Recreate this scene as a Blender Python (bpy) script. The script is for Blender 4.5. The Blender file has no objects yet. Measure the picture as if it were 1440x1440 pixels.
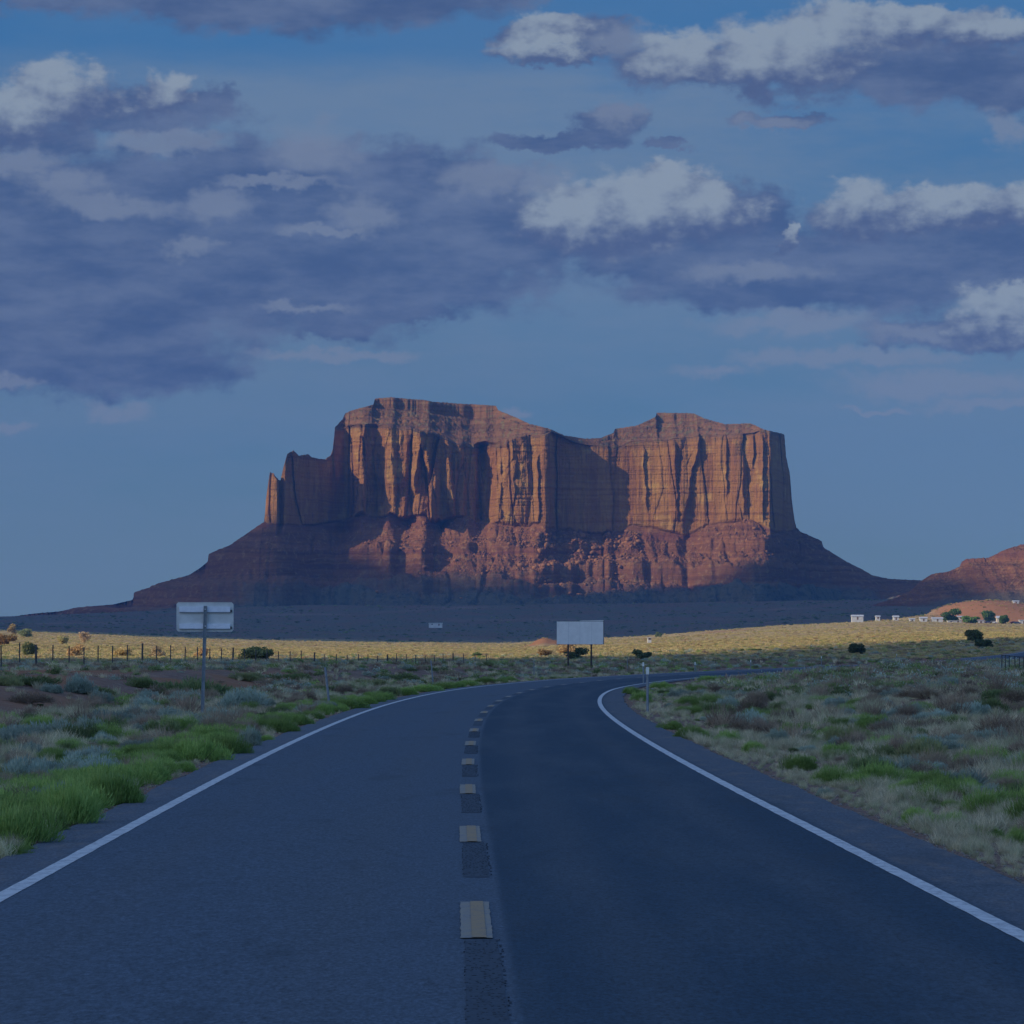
import bpy, math, random
import numpy as np
from mathutils import Vector

# ------------------------------------------------------------------ camera, sun, sky, exposure
SC = bpy.context.scene
COL = SC.collection
F = 5590.0          # focal length in photo pixels
CH = 1.79           # camera height above the road
HZ = 912.0          # horizon row of the photo
cam_d = bpy.data.cameras.new('camera')
cam = bpy.data.objects.new('camera', cam_d)
COL.objects.link(cam)
SC.camera = cam
cam.location = (0, 0, CH)
cam.rotation_euler = (math.radians(90), 0, 0)
cam_d.sensor_width = 36.0
cam_d.lens = F / 1440.0 * 36.0
cam_d.shift_y = (HZ - 720.0) / 1440.0
cam_d.clip_start = 0.1
cam_d.clip_end = 60000.0

SC.view_settings.view_transform = 'Standard'
SC.view_settings.look = 'None'
SC.view_settings.gamma = 1.0
SC.view_settings.exposure = 0.0

SUN_AZ = math.radians(70)     # to the left of straight behind the camera
SUN_EL = math.radians(24)
TO_SUN = np.array([-math.sin(SUN_AZ) * math.cos(SUN_EL), -math.cos(SUN_AZ) * math.cos(SUN_EL), math.sin(SUN_EL)])
sun_d = bpy.data.lights.new('sun', 'SUN')
sun = bpy.data.objects.new('sun', sun_d)
COL.objects.link(sun)
sun_d.energy = 4.0
sun_d.angle = math.radians(0.5)
sun_d.color = (1.0, 0.82, 0.56)
sun.location = (-50, -20, 60)
sun.rotation_euler = Vector([float(v) for v in -TO_SUN]).to_track_quat('-Z', 'Y').to_euler()

world = bpy.data.worlds.new('World')
SC.world = world
world.use_nodes = True


class NT:
    """small helper for building node trees"""
    def __init__(self, nt):
        self.nt = nt
        self.n = nt.nodes
        self.l = nt.links

    def node(self, t, **kw):
        n = self.n.new(t)
        for k, v in kw.items():
            setattr(n, k, v)
        return n

    def put(self, sock, v):
        if v is None:
            return
        if hasattr(v, 'links') or hasattr(v, 'is_output'):
            self.l.new(v, sock)
        else:
            if isinstance(v, (tuple, list)) and sock.type == 'RGBA' and len(v) == 3:
                v = tuple(v) + (1,)
            sock.default_value = v

    def math(self, op, a, b=None, c=None, clamp=False):
        n = self.node('ShaderNodeMath', operation=op)
        n.use_clamp = clamp
        for i, v in enumerate((a, b, c)):
            self.put(n.inputs[i], v)
        return n.outputs[0]

    def vmath(self, op, a, b=None, c=None):
        n = self.node('ShaderNodeVectorMath', operation=op)
        self.put(n.inputs[0], a)
        if op == 'SCALE':
            self.put(n.inputs['Scale'], b)
        else:
            self.put(n.inputs[1], b)
            if c is not None:
                self.put(n.inputs[2], c)
        return n.outputs['Value'] if op in ('LENGTH', 'DOT_PRODUCT', 'DISTANCE') else n.outputs[0]

    def noise(self, vec, scale, detail=4, rough=0.5, dist=0.0, out='Fac'):
        n = self.node('ShaderNodeTexNoise')
        self.put(n.inputs['Vector'], vec)
        n.inputs['Scale'].default_value = scale
        n.inputs['Detail'].default_value = detail
        n.inputs['Roughness'].default_value = rough
        n.inputs['Distortion'].default_value = dist
        return n.outputs[out]

    def mix(self, f, a, b, blend='MIX'):
        n = self.node('ShaderNodeMix', data_type='RGBA', blend_type=blend)
        self.put(n.inputs['Factor'], f)
        self.put(n.inputs[6], a)
        self.put(n.inputs[7], b)
        return n.outputs[2]

    def smooth(self, v, lo, hi, a=0.0, b=1.0):
        n = self.node('ShaderNodeMapRange', interpolation_type='SMOOTHSTEP')
        self.put(n.inputs[0], v)
        for i, x in enumerate((lo, hi, a, b)):
            self.put(n.inputs[i + 1], x)
        return n.outputs[0]

    def lin(self, v, lo, hi, a=0.0, b=1.0):
        n = self.node('ShaderNodeMapRange')
        self.put(n.inputs[0], v)
        for i, x in enumerate((lo, hi, a, b)):
            self.put(n.inputs[i + 1], x)
        return n.outputs[0]

    def comb(self, x, y, z=0.0):
        n = self.node('ShaderNodeCombineXYZ')
        for i, v in enumerate((x, y, z)):
            self.put(n.inputs[i], v)
        return n.outputs[0]

    def sep(self, v):
        n = self.node('ShaderNodeSeparateXYZ')
        self.put(n.inputs[0], v)
        return n.outputs

    def mapping(self, v, scale=(1, 1, 1), loc=(0, 0, 0)):
        n = self.node('ShaderNodeMapping')
        self.put(n.inputs[0], v)
        n.inputs['Location'].default_value = loc
        n.inputs['Scale'].default_value = scale
        return n.outputs[0]


def build_world():
    W = NT(world.node_tree)
    W.n.clear()
    out = W.node('ShaderNodeOutputWorld')
    bg = W.node('ShaderNodeBackground')
    W.l.new(bg.outputs[0], out.inputs[0])
    tc = W.node('ShaderNodeTexCoord')
    d = W.vmath('NORMALIZE', tc.outputs['Generated'])
    sx, sy, sz = W.sep(d)
    az = W.math('ARCTAN2', sx, sy)
    el = W.math('ARCSINE', sz)
    # sky coordinates: hundredths of 1/56 radian, x to the right of north, y upward
    k = F / 100.0
    p0 = W.comb(W.math('MULTIPLY', az, k), W.math('MULTIPLY', el, k), 0.0)
    sky = W.node('ShaderNodeTexSky', sky_type='NISHITA')
    sky.sun_disc = False
    sky.sun_elevation = SUN_EL
    sky.sun_rotation = math.radians(180) + SUN_AZ
    sky.altitude = 1600
    sky.air_density = 1.0
    sky.dust_density = 0.6
    sky.ozone_density = 2.0
    # the sky sample near the horizon is clamped up so that it never reads the dark lower half
    base = W.mix(1.0, sky.outputs[0], (0.80, 1.0, 1.12), 'MULTIPLY')
    base = W.vmath('SCALE', base, 0.085)
    # deepen / hold the blue the photograph has in its four bands
    grad = W.node('ShaderNodeValToRGB')
    cr = grad.color_ramp
    cr.interpolation = 'EASE'
    stops = [(0.0, (0.078, 0.155, 0.245)), (0.175, (0.070, 0.150, 0.255)), (0.294, (0.056, 0.140, 0.278)), (0.35, (0.044, 0.138, 0.305)),
             (0.393, (0.022, 0.134, 0.345)), (0.45, (0.026, 0.135, 0.350)), (0.62, (0.042, 0.132, 0.340)), (1.0, (0.032, 0.105, 0.300))]
    while len(cr.elements) < len(stops):
        cr.elements.new(0.5)
    for e, (ps, c) in zip(cr.elements, stops):
        e.position = ps
        e.color = c + (1,)
    W.put(grad.inputs[0], W.math('POWER', W.math('MAXIMUM', W.math('DIVIDE', el, math.pi / 2), 0.0), 0.25 * 1.6))
    col = W.mix(0.82, base, grad.outputs[0])

    # warp for ragged cloud outlines
    n1 = W.noise(W.mapping(p0, (0.8, 1.5, 1), (3.1, 7.7, 0)), 1.0, 4, 0.55, out='Color')
    n2 = W.noise(W.mapping(p0, (1.0, 1.3, 1), (31, 17, 0)), 3.4, 7, 0.60, out='Color')
    off = W.vmath('SUBTRACT', n1, (0.5, 0.5, 0.5))
    off2 = W.vmath('SUBTRACT', n2, (0.5, 0.5, 0.5))
    p = W.vmath('MULTIPLY_ADD', off, (1.1, 0.50, 0), p0)
    p = W.vmath('MULTIPLY_ADD', off2, (0.62, 0.42, 0), p)
    fine = W.noise(W.mapping(p0, (1, 1.5, 1), (5, 2, 0)), 1.7, 9, 0.57)

    def field(blobs, up=0.0, grow=1.0):
        acc = None
        for cx, cy, rx, ry in blobs:
            cy = cy - up * ry
            rx = rx * grow; ry = ry * grow
            s = (100.0 / rx, 100.0 / ry, 0.0)
            o = (-(cx - 720) / rx, -(HZ - cy) / ry, 0.0)
            g = W.vmath('MULTIPLY_ADD', p, s, o)
            L = W.vmath('LENGTH', g)
            acc = L if acc is None else W.math('SMOOTH_MIN', acc, L, 0.25)
        return W.math('SUBTRACT', 1.0, acc)

    dark = [(400, 0, 330, 50), (110, -10, 190, 36), (640, -5, 130, 22), (300, 360, 440, 100), (60, 430, 320, 120), (120, 515, 230, 46), (420, 400, 260, 70),
            (580, 385, 185, 62), (40, 320, 220, 110), (420, 255, 270, 58), (190, 165, 150, 32), (560, 250, 130, 42), (640, 300, 160, 70), (250, 300, 300, 70), (460, 462, 60, 14),
            (590, 448, 75, 13), (290, 150, 50, 26), (960, 352, 170, 42), (1250, 378, 250, 62), (1130, 405, 250, 30), (1030, 300, 80, 40), (1420, 360, 110, 60),
            (1300, 112, 190, 44), (1440, 125, 130, 40), (1010, 100, 140, 34), (790, 200, 100, 11), (850, 175, 52, 24), (1110, 178, 60, 12),
            (950, 207, 34, 9), (730, 330, 90, 60), (840, 60, 60, 26), (1330, 470, 130, 22), (60, 203, 80, 20)]
    bright = [(85, 142, 86, 44), (10, 175, 72, 42), (222, 140, 36, 30), (890, 300, 150, 50), (945, 266, 64, 32), (800, 322, 70, 38), (1000, 298, 70, 30),
              (1205, 305, 76, 40), (1330, 303, 112, 30), (1435, 300, 60, 28), (1100, 88, 130, 48), (960, 92, 80, 42), (770, 50, 62, 26),
              (1190, 52, 100, 38), (1290, 50, 110, 28), (1400, 62, 90, 22), (775, 78, 70, 14), (1395, 455, 74, 42), (1440, 425, 50, 24),
              (1102, 335, 13, 24), (1075, 98, 70, 36)]
    mid = [(300, 290, 58, 22), (505, 300, 40, 30), (95, 266, 54, 17), (160, 290, 95, 15), (440, 212, 62, 32), (680, 252, 62, 26), (230, 205, 90, 15),
           (1120, 459, 110, 17), (1000, 523, 62, 10), (170, 583, 36, 12), (20, 548, 46, 10), (15, 611, 24, 9), (1415, 185, 24, 24), (380, 262, 80, 9),
           (275, 350, 34, 13), (880, 62, 50, 22), (30, 235, 70, 20), (420, 440, 60, 8), (1060, 385, 90, 14), (1240, 582, 50, 5), (730, 578, 26, 8), (1300, 470, 110, 14),
           (770, 260, 50, 26), (455, 330, 60, 8), (1330, 545, 150, 20), (1190, 505, 170, 14), (480, 498, 110, 9), (1400, 575, 90, 10), (860, 165, 36, 18), (1100, 180, 50, 12)]
    fd = field(dark, 0.0, 1.16)
    fb = field(bright, 0.0, 1.14)
    fm = field(mid, 0.0, 1.25)
    nz = W.math('SUBTRACT', fine, 0.5)
    fdn = W.math('MULTIPLY_ADD', nz, 0.95, fd)
    fbn = W.math('MULTIPLY_ADD', nz, 1.2, fb)
    ft = field(bright, 0.70, 1.22)
    fmn = W.math('MULTIPLY_ADD', nz, 1.05, fm)
    # thin high veil
    veil_n = W.noise(W.mapping(p0, (0.10, 0.34, 1), (2, 9, 0)), 1.3, 6, 0.6)
    veil_n2 = W.noise(W.mapping(p0, (0.22, 0.9, 1), (12, 4, 0)), 2.0, 8, 0.66)
    band = W.math('MULTIPLY', W.smooth(el, 0.03, 0.12, 0.55, 1.0), W.smooth(el, 0.141, 0.151, 1.0, 0.25))
    veil = W.math('MULTIPLY', W.smooth(W.math('MULTIPLY_ADD', veil_n2, 0.45, veil_n), 0.40, 0.88), band)
    col = W.mix(W.math('MULTIPLY', veil, 0.90), col, (0.148, 0.226, 0.350))
    # dark bodies, modulated
    tone = W.noise(W.mapping(p0, (0.45, 1.3, 1), (8, 8, 0)), 1.5, 7, 0.6)
    dcol = W.mix(W.smooth(tone, 0.32, 0.72), (0.060, 0.106, 0.236), (0.122, 0.172, 0.300))
    da = W.smooth(fdn, -0.10, 0.34)
    ba = W.smooth(fbn, -0.14, 0.34)
    ma = W.smooth(fmn, -0.15, 0.65)
    col = W.mix(W.math('MULTIPLY', da, 0.95), col, dcol)
    col = W.mix(W.math('MULTIPLY', ma, 0.70), col, (0.190, 0.240, 0.345))
    # sunlit puffs: cloud edge crisp, brightness soft towards the flat base
    relief = W.noise(W.mapping(p0, (1, 1.5, 1), (5.13, 1.86, 0)), 1.7, 7, 0.50)
    sh = W.math('ADD', W.lin(W.math('MULTIPLY_ADD', nz, 0.6, ft), -0.20, 0.85), W.math('MULTIPLY', W.math('SUBTRACT', fine, relief), 1.6))
    bcol = W.mix(W.smooth(sh, -0.10, 1.0), (0.080, 0.120, 0.245), (0.262, 0.325, 0.410))
    col = W.mix(W.math('MULTIPLY', ba, 0.96), col, bcol)
    # clouds of the rest of the sky (outside the window the photograph shows)
    g1 = W.noise(W.mapping(d, (1, 1, 2.2)), 2.6, 8, 0.58)
    outside = W.smooth(W.vmath('LENGTH', W.vmath('MULTIPLY', p0, (0.085, 0.070, 0))), 1.0, 1.6)
    gcol = W.mix(W.smooth(g1, 0.5, 0.75), (0.09, 0.13, 0.27), (0.24, 0.31, 0.42))
    ga = W.math('MULTIPLY', W.smooth(g1, 0.50, 0.66), outside)
    col = W.mix(W.math('MULTIPLY', ga, 0.8), col, gcol)
    # the sky behind the camera, towards the low sun, is the bright side
    back = W.smooth(W.math('MULTIPLY', sy, -1.0), -0.25, 0.7)
    col = W.vmath('MULTIPLY', col, W.vmath('MULTIPLY_ADD', W.comb(back, back, back), (1.35, 1.30, 1.25), (1.0, 1.0, 1.0)))
    glow = W.smooth(W.vmath('DOT_PRODUCT', d, tuple(float(v) for v in TO_SUN)), 0.55, 1.0)
    col = W.vmath('MULTIPLY_ADD', glow, (0.42, 0.38, 0.33), col)
    # below the horizon: dim earth tone
    col = W.mix(W.smooth(el, -0.02, 0.0), (0.04, 0.04, 0.05), col)
    W.put(bg.inputs[0], col)
    bg.inputs[1].default_value = 1.0


build_world()

# ------------------------------------------------------------------ helpers
rng = np.random.default_rng(7)
random.seed(7)


def tag(o, label=None, cat=None, group=None, kind=None):
    if label: o['label'] = label
    if cat: o['category'] = cat
    if group: o['group'] = group
    if kind: o['kind'] = kind
    return o


def mesh_np(name, V, Fq, mat=None, parent=None, smooth=False, loc=None, cols=None, link=True):
    """V (n,3), Fq (m,k) array or list of arrays of faces"""
    me = bpy.data.meshes.new(name)
    V = np.asarray(V, dtype=np.float32)
    if not isinstance(Fq, list):
        Fq = [Fq]
    Fq = [np.asarray(f, dtype=np.int32) for f in Fq if len(f)]
    me.vertices.add(len(V))
    me.vertices.foreach_set('co', V.ravel())
    idx = np.concatenate([f.ravel() for f in Fq])
    cnt = np.concatenate([np.full(len(f), f.shape[1], dtype=np.int32) for f in Fq])
    st = np.concatenate([[0], np.cumsum(cnt)[:-1]]).astype(np.int32)
    me.loops.add(len(idx))
    me.loops.foreach_set('vertex_index', idx)
    me.polygons.add(len(cnt))
    me.polygons.foreach_set('loop_start', st)
    me.polygons.foreach_set('loop_total', cnt)
    if smooth:
        me.polygons.foreach_set('use_smooth', np.ones(len(cnt), dtype=bool))
    me.update(calc_edges=True)
    if cols is not None:
        for cn, ca in cols.items():
            a = me.color_attributes.new(cn, 'FLOAT_COLOR', 'POINT')
            ca = np.asarray(ca, dtype=np.float32)
            if ca.ndim == 1:
                ca = np.stack([ca, ca, ca], 1)
            a.data.foreach_set('color', np.concatenate([ca, np.ones((len(ca), 1), np.float32)], 1).ravel())
    if mat:
        me.materials.append(mat)
    o = bpy.data.objects.new(name, me)
    if link:
        COL.objects.link(o)
    if parent:
        o.parent = parent
    if loc is not None:
        o.location = loc
    return o


class MB:
    """collects simple shapes into one mesh"""
    def __init__(self):
        self.v = []; self.f = []

    def add(self, vs, fs):
        b = len(self.v)
        self.v += [tuple(v) for v in vs]
        self.f += [tuple(b + i for i in f) for f in fs]

    def box(self, x0, x1, y0, y1, z0, z1, bev=0.0):
        if bev <= 0:
            vs = [(x, y, z) for z in (z0, z1) for y in (y0, y1) for x in (x0, x1)]
            self.add(vs, [(0, 2, 3, 1), (4, 5, 7, 6), (0, 1, 5, 4), (2, 6, 7, 3), (0, 4, 6, 2), (1, 3, 7, 5)])
            return
        b = bev   # chamfered in the x-z outline
        o = [(x0 + b, z0), (x1 - b, z0), (x1, z0 + b), (x1, z1 - b), (x1 - b, z1), (x0 + b, z1), (x0, z1 - b), (x0, z0 + b)]
        vs = [(x, y0, z) for x, z in o] + [(x, y1, z) for x, z in o]
        fs = [tuple(range(8)), tuple(range(15, 7, -1))] + [(i, i + 8, (i + 1) % 8 + 8, (i + 1) % 8) for i in range(8)]
        self.add(vs, fs)

    def tube(self, p, q, r0, r1=None, n=8):
        r1 = r0 if r1 is None else r1
        p = Vector(p); q = Vector(q)
        d = (q - p).normalized()
        a = d.orthogonal().normalized(); b = d.cross(a)
        vs = []
        for c, r in ((p, r0), (q, r1)):
            for i in range(n):
                t = 2 * math.pi * i / n
                vs.append(c + (a * math.cos(t) + b * math.sin(t)) * r)
        fs = [(i, (i + 1) % n, (i + 1) % n + n, i + n) for i in range(n)]
        fs += [tuple(range(n - 1, -1, -1)), tuple(range(n, 2 * n))]
        self.add(vs, fs)

    def build(self, name, mat, parent=None, loc=None):
        me = bpy.data.meshes.new(name)
        me.from_pydata([tuple(v) for v in self.v], [], self.f)
        me.update()
        me.materials.append(mat)
        o = bpy.data.objects.new(name, me)
        COL.objects.link(o)
        if parent: o.parent = parent
        if loc is not None: o.location = loc
        return o


def empty(name, loc, rz=0.0):
    o = bpy.data.objects.new(name, None)
    COL.objects.link(o)
    o.empty_display_size = 0.2
    o.location = loc
    o.rotation_euler = (0, 0, rz)
    return o


def copy_tree(o, parent=None):
    c = o.copy()
    COL.objects.link(c)
    c.parent = parent
    for ch in list(o.children):
        copy_tree(ch, c)
    return c


# numpy gradient noise -------------------------------------------------
def _hash(ix, iy, iz, seed):
    h = (ix.astype(np.int64) * 374761393 + iy.astype(np.int64) * 668265263 + iz.astype(np.int64) * 2147483647 + seed * 144665) & 0xFFFFFFFF
    h = ((h ^ (h >> 13)) * 1274126177) & 0xFFFFFFFF
    h = (h ^ (h >> 16)) & 0xFFFFFFFF
    return h


def noise3(x, y, z, seed=0):
    x = np.asarray(x, float); y = np.asarray(y, float) + 0 * x; z = np.asarray(z, float) + 0 * x
    xi = np.floor(x); yi = np.floor(y); zi = np.floor(z)
    xf = x - xi; yf = y - yi; zf = z - zi
    u = xf * xf * xf * (xf * (xf * 6 - 15) + 10)
    v = yf * yf * yf * (yf * (yf * 6 - 15) + 10)
    w = zf * zf * zf * (zf * (zf * 6 - 15) + 10)
    res = 0
    for dz in (0, 1):
        wz = w if dz else 1 - w
        for dy in (0, 1):
            wy = v if dy else 1 - v
            for dx in (0, 1):
                wx = u if dx else 1 - u
                h = _hash(xi + dx, yi + dy, zi + dz, seed)
                gx = (h & 255) / 127.5 - 1; gy = ((h >> 8) & 255) / 127.5 - 1; gz = ((h >> 16) & 255) / 127.5 - 1
                res = res + wx * wy * wz * (gx * (xf - dx) + gy * (yf - dy) + gz * (zf - dz))
    return res * 1.1


def fbm(x, y, z=0.0, seed=0, octv=4, gain=0.5, lac=2.03):
    a = 1.0; s = 0; t = 0
    for o in range(octv):
        s = s + a * noise3(np.asarray(x) * lac ** o, np.asarray(y) * lac ** o, np.asarray(z) * lac ** o, seed + o * 17)
        t += a; a *= gain
    return s / t


def ss(a, b, x):
    t = np.clip((x - a) / (b - a), 0, 1)
    return t * t * (3 - 2 * t)


def pinterp(x, pts):
    pts = np.array(pts, float)
    return np.interp(x, pts[:, 0], pts[:, 1])


# ------------------------------------------------------------------ materials
def new_mat(name):
    m = bpy.data.materials.new(name)
    m.use_nodes = True
    T = NT(m.node_tree)
    b = T.n['Principled BSDF']
    return m, T, b


def obj_co(T):
    return T.node('ShaderNodeTexCoord').outputs['Object']


def geo_pos(T):
    return T.node('ShaderNodeNewGeometry').outputs['Position']


def bump(T, b, h, strength=0.5, dist=0.05):
    n = T.node('ShaderNodeBump')
    n.inputs['Strength'].default_value = strength
    n.inputs['Distance'].default_value = dist
    T.put(n.inputs['Height'], h)
    T.l.new(n.outputs[0], b.inputs['Normal'])


def plain(name, col, rough=0.6, metal=0.0, var=0.25, scale=3.0):
    m, T, b = new_mat(name)
    n = T.noise(obj_co(T), scale, 6, 0.6)
    c2 = tuple(c * (1 - var) for c in col)
    T.put(b.inputs['Base Color'], T.mix(T.smooth(n, 0.3, 0.7), col, c2))
    b.inputs['Roughness'].default_value = rough
    b.inputs['Metallic'].default_value = metal
    return m


def leaf_mat(name, ca, cb, dry=None):
    """foliage: colour varies per leaf (attribute 'tint') and per plant"""
    m, T, b = new_mat(name)
    at = T.node('ShaderNodeAttribute'); at.attribute_name = 'tint'
    oi = T.node('ShaderNodeObjectInfo')
    c = T.mix(at.outputs['Fac'], ca, cb)
    v = T.lin(oi.outputs['Random'], 0, 1, 0.70, 1.30)
    c = T.vmath('SCALE', c, v)
    if dry:
        r2 = T.math('FRACT', T.math('MULTIPLY', oi.outputs['Random'], 17.3))
        c = T.mix(T.math('MULTIPLY', T.smooth(r2, 0.4, 1.0), 0.55), c, dry)
    T.put(b.inputs['Base Color'], c)
    b.inputs['Roughness'].default_value = 0.75
    b.inputs['Specular IOR Level'].default_value = 0.15
    tr = T.node('ShaderNodeBsdfTranslucent')
    T.put(tr.inputs[0], c)
    mx = T.node('ShaderNodeMixShader')
    mx.inputs[0].default_value = 0.25
    T.l.new(b.outputs[0], mx.inputs[1]); T.l.new(tr.outputs[0], mx.inputs[2])
    T.l.new(mx.outputs[0], T.n['Material Output'].inputs[0])
    return m


def mat_ground():
    m, T, b = new_mat('desert_soil')
    P = geo_pos(T)
    at = T.node('ShaderNodeAttribute'); at.attribute_name = 'cover'
    cr_, cg_, cb_ = T.node('ShaderNodeSeparateColor').outputs[0:3]
    T.l.new(at.outputs['Color'], cr_.node.inputs[0])
    n1 = T.noise(P, 0.35, 8, 0.62)
    n2 = T.noise(P, 3.0, 8, 0.7)
    n3 = T.noise(T.mapping(P, (1, 0.35, 1)), 0.03, 8, 0.65)
    soil = T.mix(T.smooth(n1, 0.35, 0.65), (0.27, 0.165, 0.125), (0.20, 0.135, 0.11))
    soil = T.mix(T.smooth(n2, 0.45, 0.72), soil, (0.36, 0.29, 0.22))
    # red bare soil (G), yellow grass cover (R), grey-green scrub cover (B)
    soil = T.mix(cg_, soil, T.mix(n1, (0.40, 0.185, 0.085), (0.29, 0.145, 0.080)))
    yel = T.mix(T.smooth(n3, 0.35, 0.65), (0.50, 0.385, 0.19), (0.44, 0.355, 0.16))
    yel = T.mix(T.smooth(n1, 0.40, 0.62), yel, (0.30, 0.21, 0.11))
    soil = T.mix(T.math('MULTIPLY', cr_, T.smooth(n2, 0.2, 0.5, 0.6, 1.0)), soil, yel)
    gg = T.mix(T.smooth(n3, 0.4, 0.62), (0.150, 0.145, 0.100), (0.210, 0.125, 0.090))
    gg = T.mix(T.smooth(n1, 0.42, 0.66), gg, (0.085, 0.095, 0.075))
    soil = T.mix(cb_, soil, gg)
    T.put(b.inputs['Base Color'], soil)
    b.inputs['Roughness'].default_value = 0.95
    b.inputs['Specular IOR Level'].default_value = 0.1
    bump(T, b, T.math('ADD', n2, T.math('MULTIPLY', n1, 2.0)), 0.6, 0.12)
    return m


def mat_rock(name='sandstone', lo=60.0, hi=290.0):
    m, T, b = new_mat(name)
    P = geo_pos(T)
    at = T.node('ShaderNodeAttribute'); at.attribute_name = 'zone'      # R cliff, G vegetation, B cap
    s = T.node('ShaderNodeSeparateColor')
    T.l.new(at.outputs['Color'], s.inputs[0])
    cliff, veg, cap = s.outputs[0:3]
    warp = T.noise(P, 0.02, 3, 0.5)
    px, py, pz = T.sep(P)
    zz = T.math('MULTIPLY_ADD', warp, 9.0, pz)
    lay = T.noise(T.comb(T.math('MULTIPLY', px, 0.004), T.math('MULTIPLY', py, 0.004), T.math('MULTIPLY', zz, 0.25)), 1.0, 6, 0.65)
    lay2 = T.noise(T.comb(T.math('MULTIPLY', px, 0.002), T.math('MULTIPLY', py, 0.002), T.math('MULTIPLY', zz, 0.06)), 1.0, 3, 0.5)
    streak = T.noise(T.mapping(P, (0.07, 0.02, 0.006)), 1.0, 7, 0.65)
    streak2 = T.noise(T.mapping(P, (0.30, 0.1, 0.018)), 1.0, 6, 0.6)
    blot = T.noise(P, 0.035, 6, 0.6)
    # cliff wall: orange sandstone, paler bands, dark desert varnish
    wall = T.mix(T.smooth(streak, 0.40, 0.60), (0.330, 0.148, 0.050), (0.410, 0.205, 0.060))
    wall = T.mix(T.smooth(blot, 0.52, 0.70), wall, (0.52, 0.305, 0.085))
    wall = T.mix(T.math('MULTIPLY', T.smooth(lay, 0.45, 0.65), 0.35), wall, (0.21, 0.082, 0.040))
    varn = T.math('MULTIPLY', T.smooth(streak2, 0.52, 0.72), T.smooth(blot, 0.36, 0.56))
    wall = T.mix(T.math('MULTIPLY', varn, 0.60), wall, (0.125, 0.066, 0.054))
    # talus and shale slopes: red
    n = T.noise(P, 0.16, 8, 0.72)
    tal = T.mix(T.smooth(lay, 0.40, 0.62), (0.255, 0.112, 0.052), (0.165, 0.070, 0.038))
    tal = T.mix(T.smooth(n, 0.50, 0.68), tal, (0.36, 0.20, 0.085))
    tal = T.mix(T.smooth(lay2, 0.52, 0.66), tal, (0.16, 0.062, 0.045))
    capc = T.mix(T.smooth(lay, 0.4, 0.6), (0.25, 0.125, 0.062), (0.16, 0.085, 0.048))
    capc = T.mix(T.smooth(n, 0.50, 0.64), capc, (0.21, 0.17, 0.085))
    c = T.mix(cliff, tal, wall)
    c = T.mix(cap, c, capc)
    vn = T.noise(P, 0.11, 8, 0.78)
    vg = T.mix(T.smooth(vn, 0.48, 0.60), (0.150, 0.140, 0.100), (0.080, 0.088, 0.070))
    c = T.mix(T.math('MULTIPLY', veg, T.smooth(T.math('MULTIPLY_ADD', veg, 0.28, n), 0.42, 0.66)), c, vg)
    T.put(b.inputs['Base Color'], c)
    b.inputs['Roughness'].default_value = 0.95
    b.inputs['Specular IOR Level'].default_value = 0.1
    hgt = T.math('ADD', T.math('MULTIPLY', lay, 1.2), T.math('ADD', T.math('MULTIPLY', streak2, T.math('MULTIPLY', cliff, 2.0)), n))
    bump(T, b, hgt, 1.0, 3.5)
    return m


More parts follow.
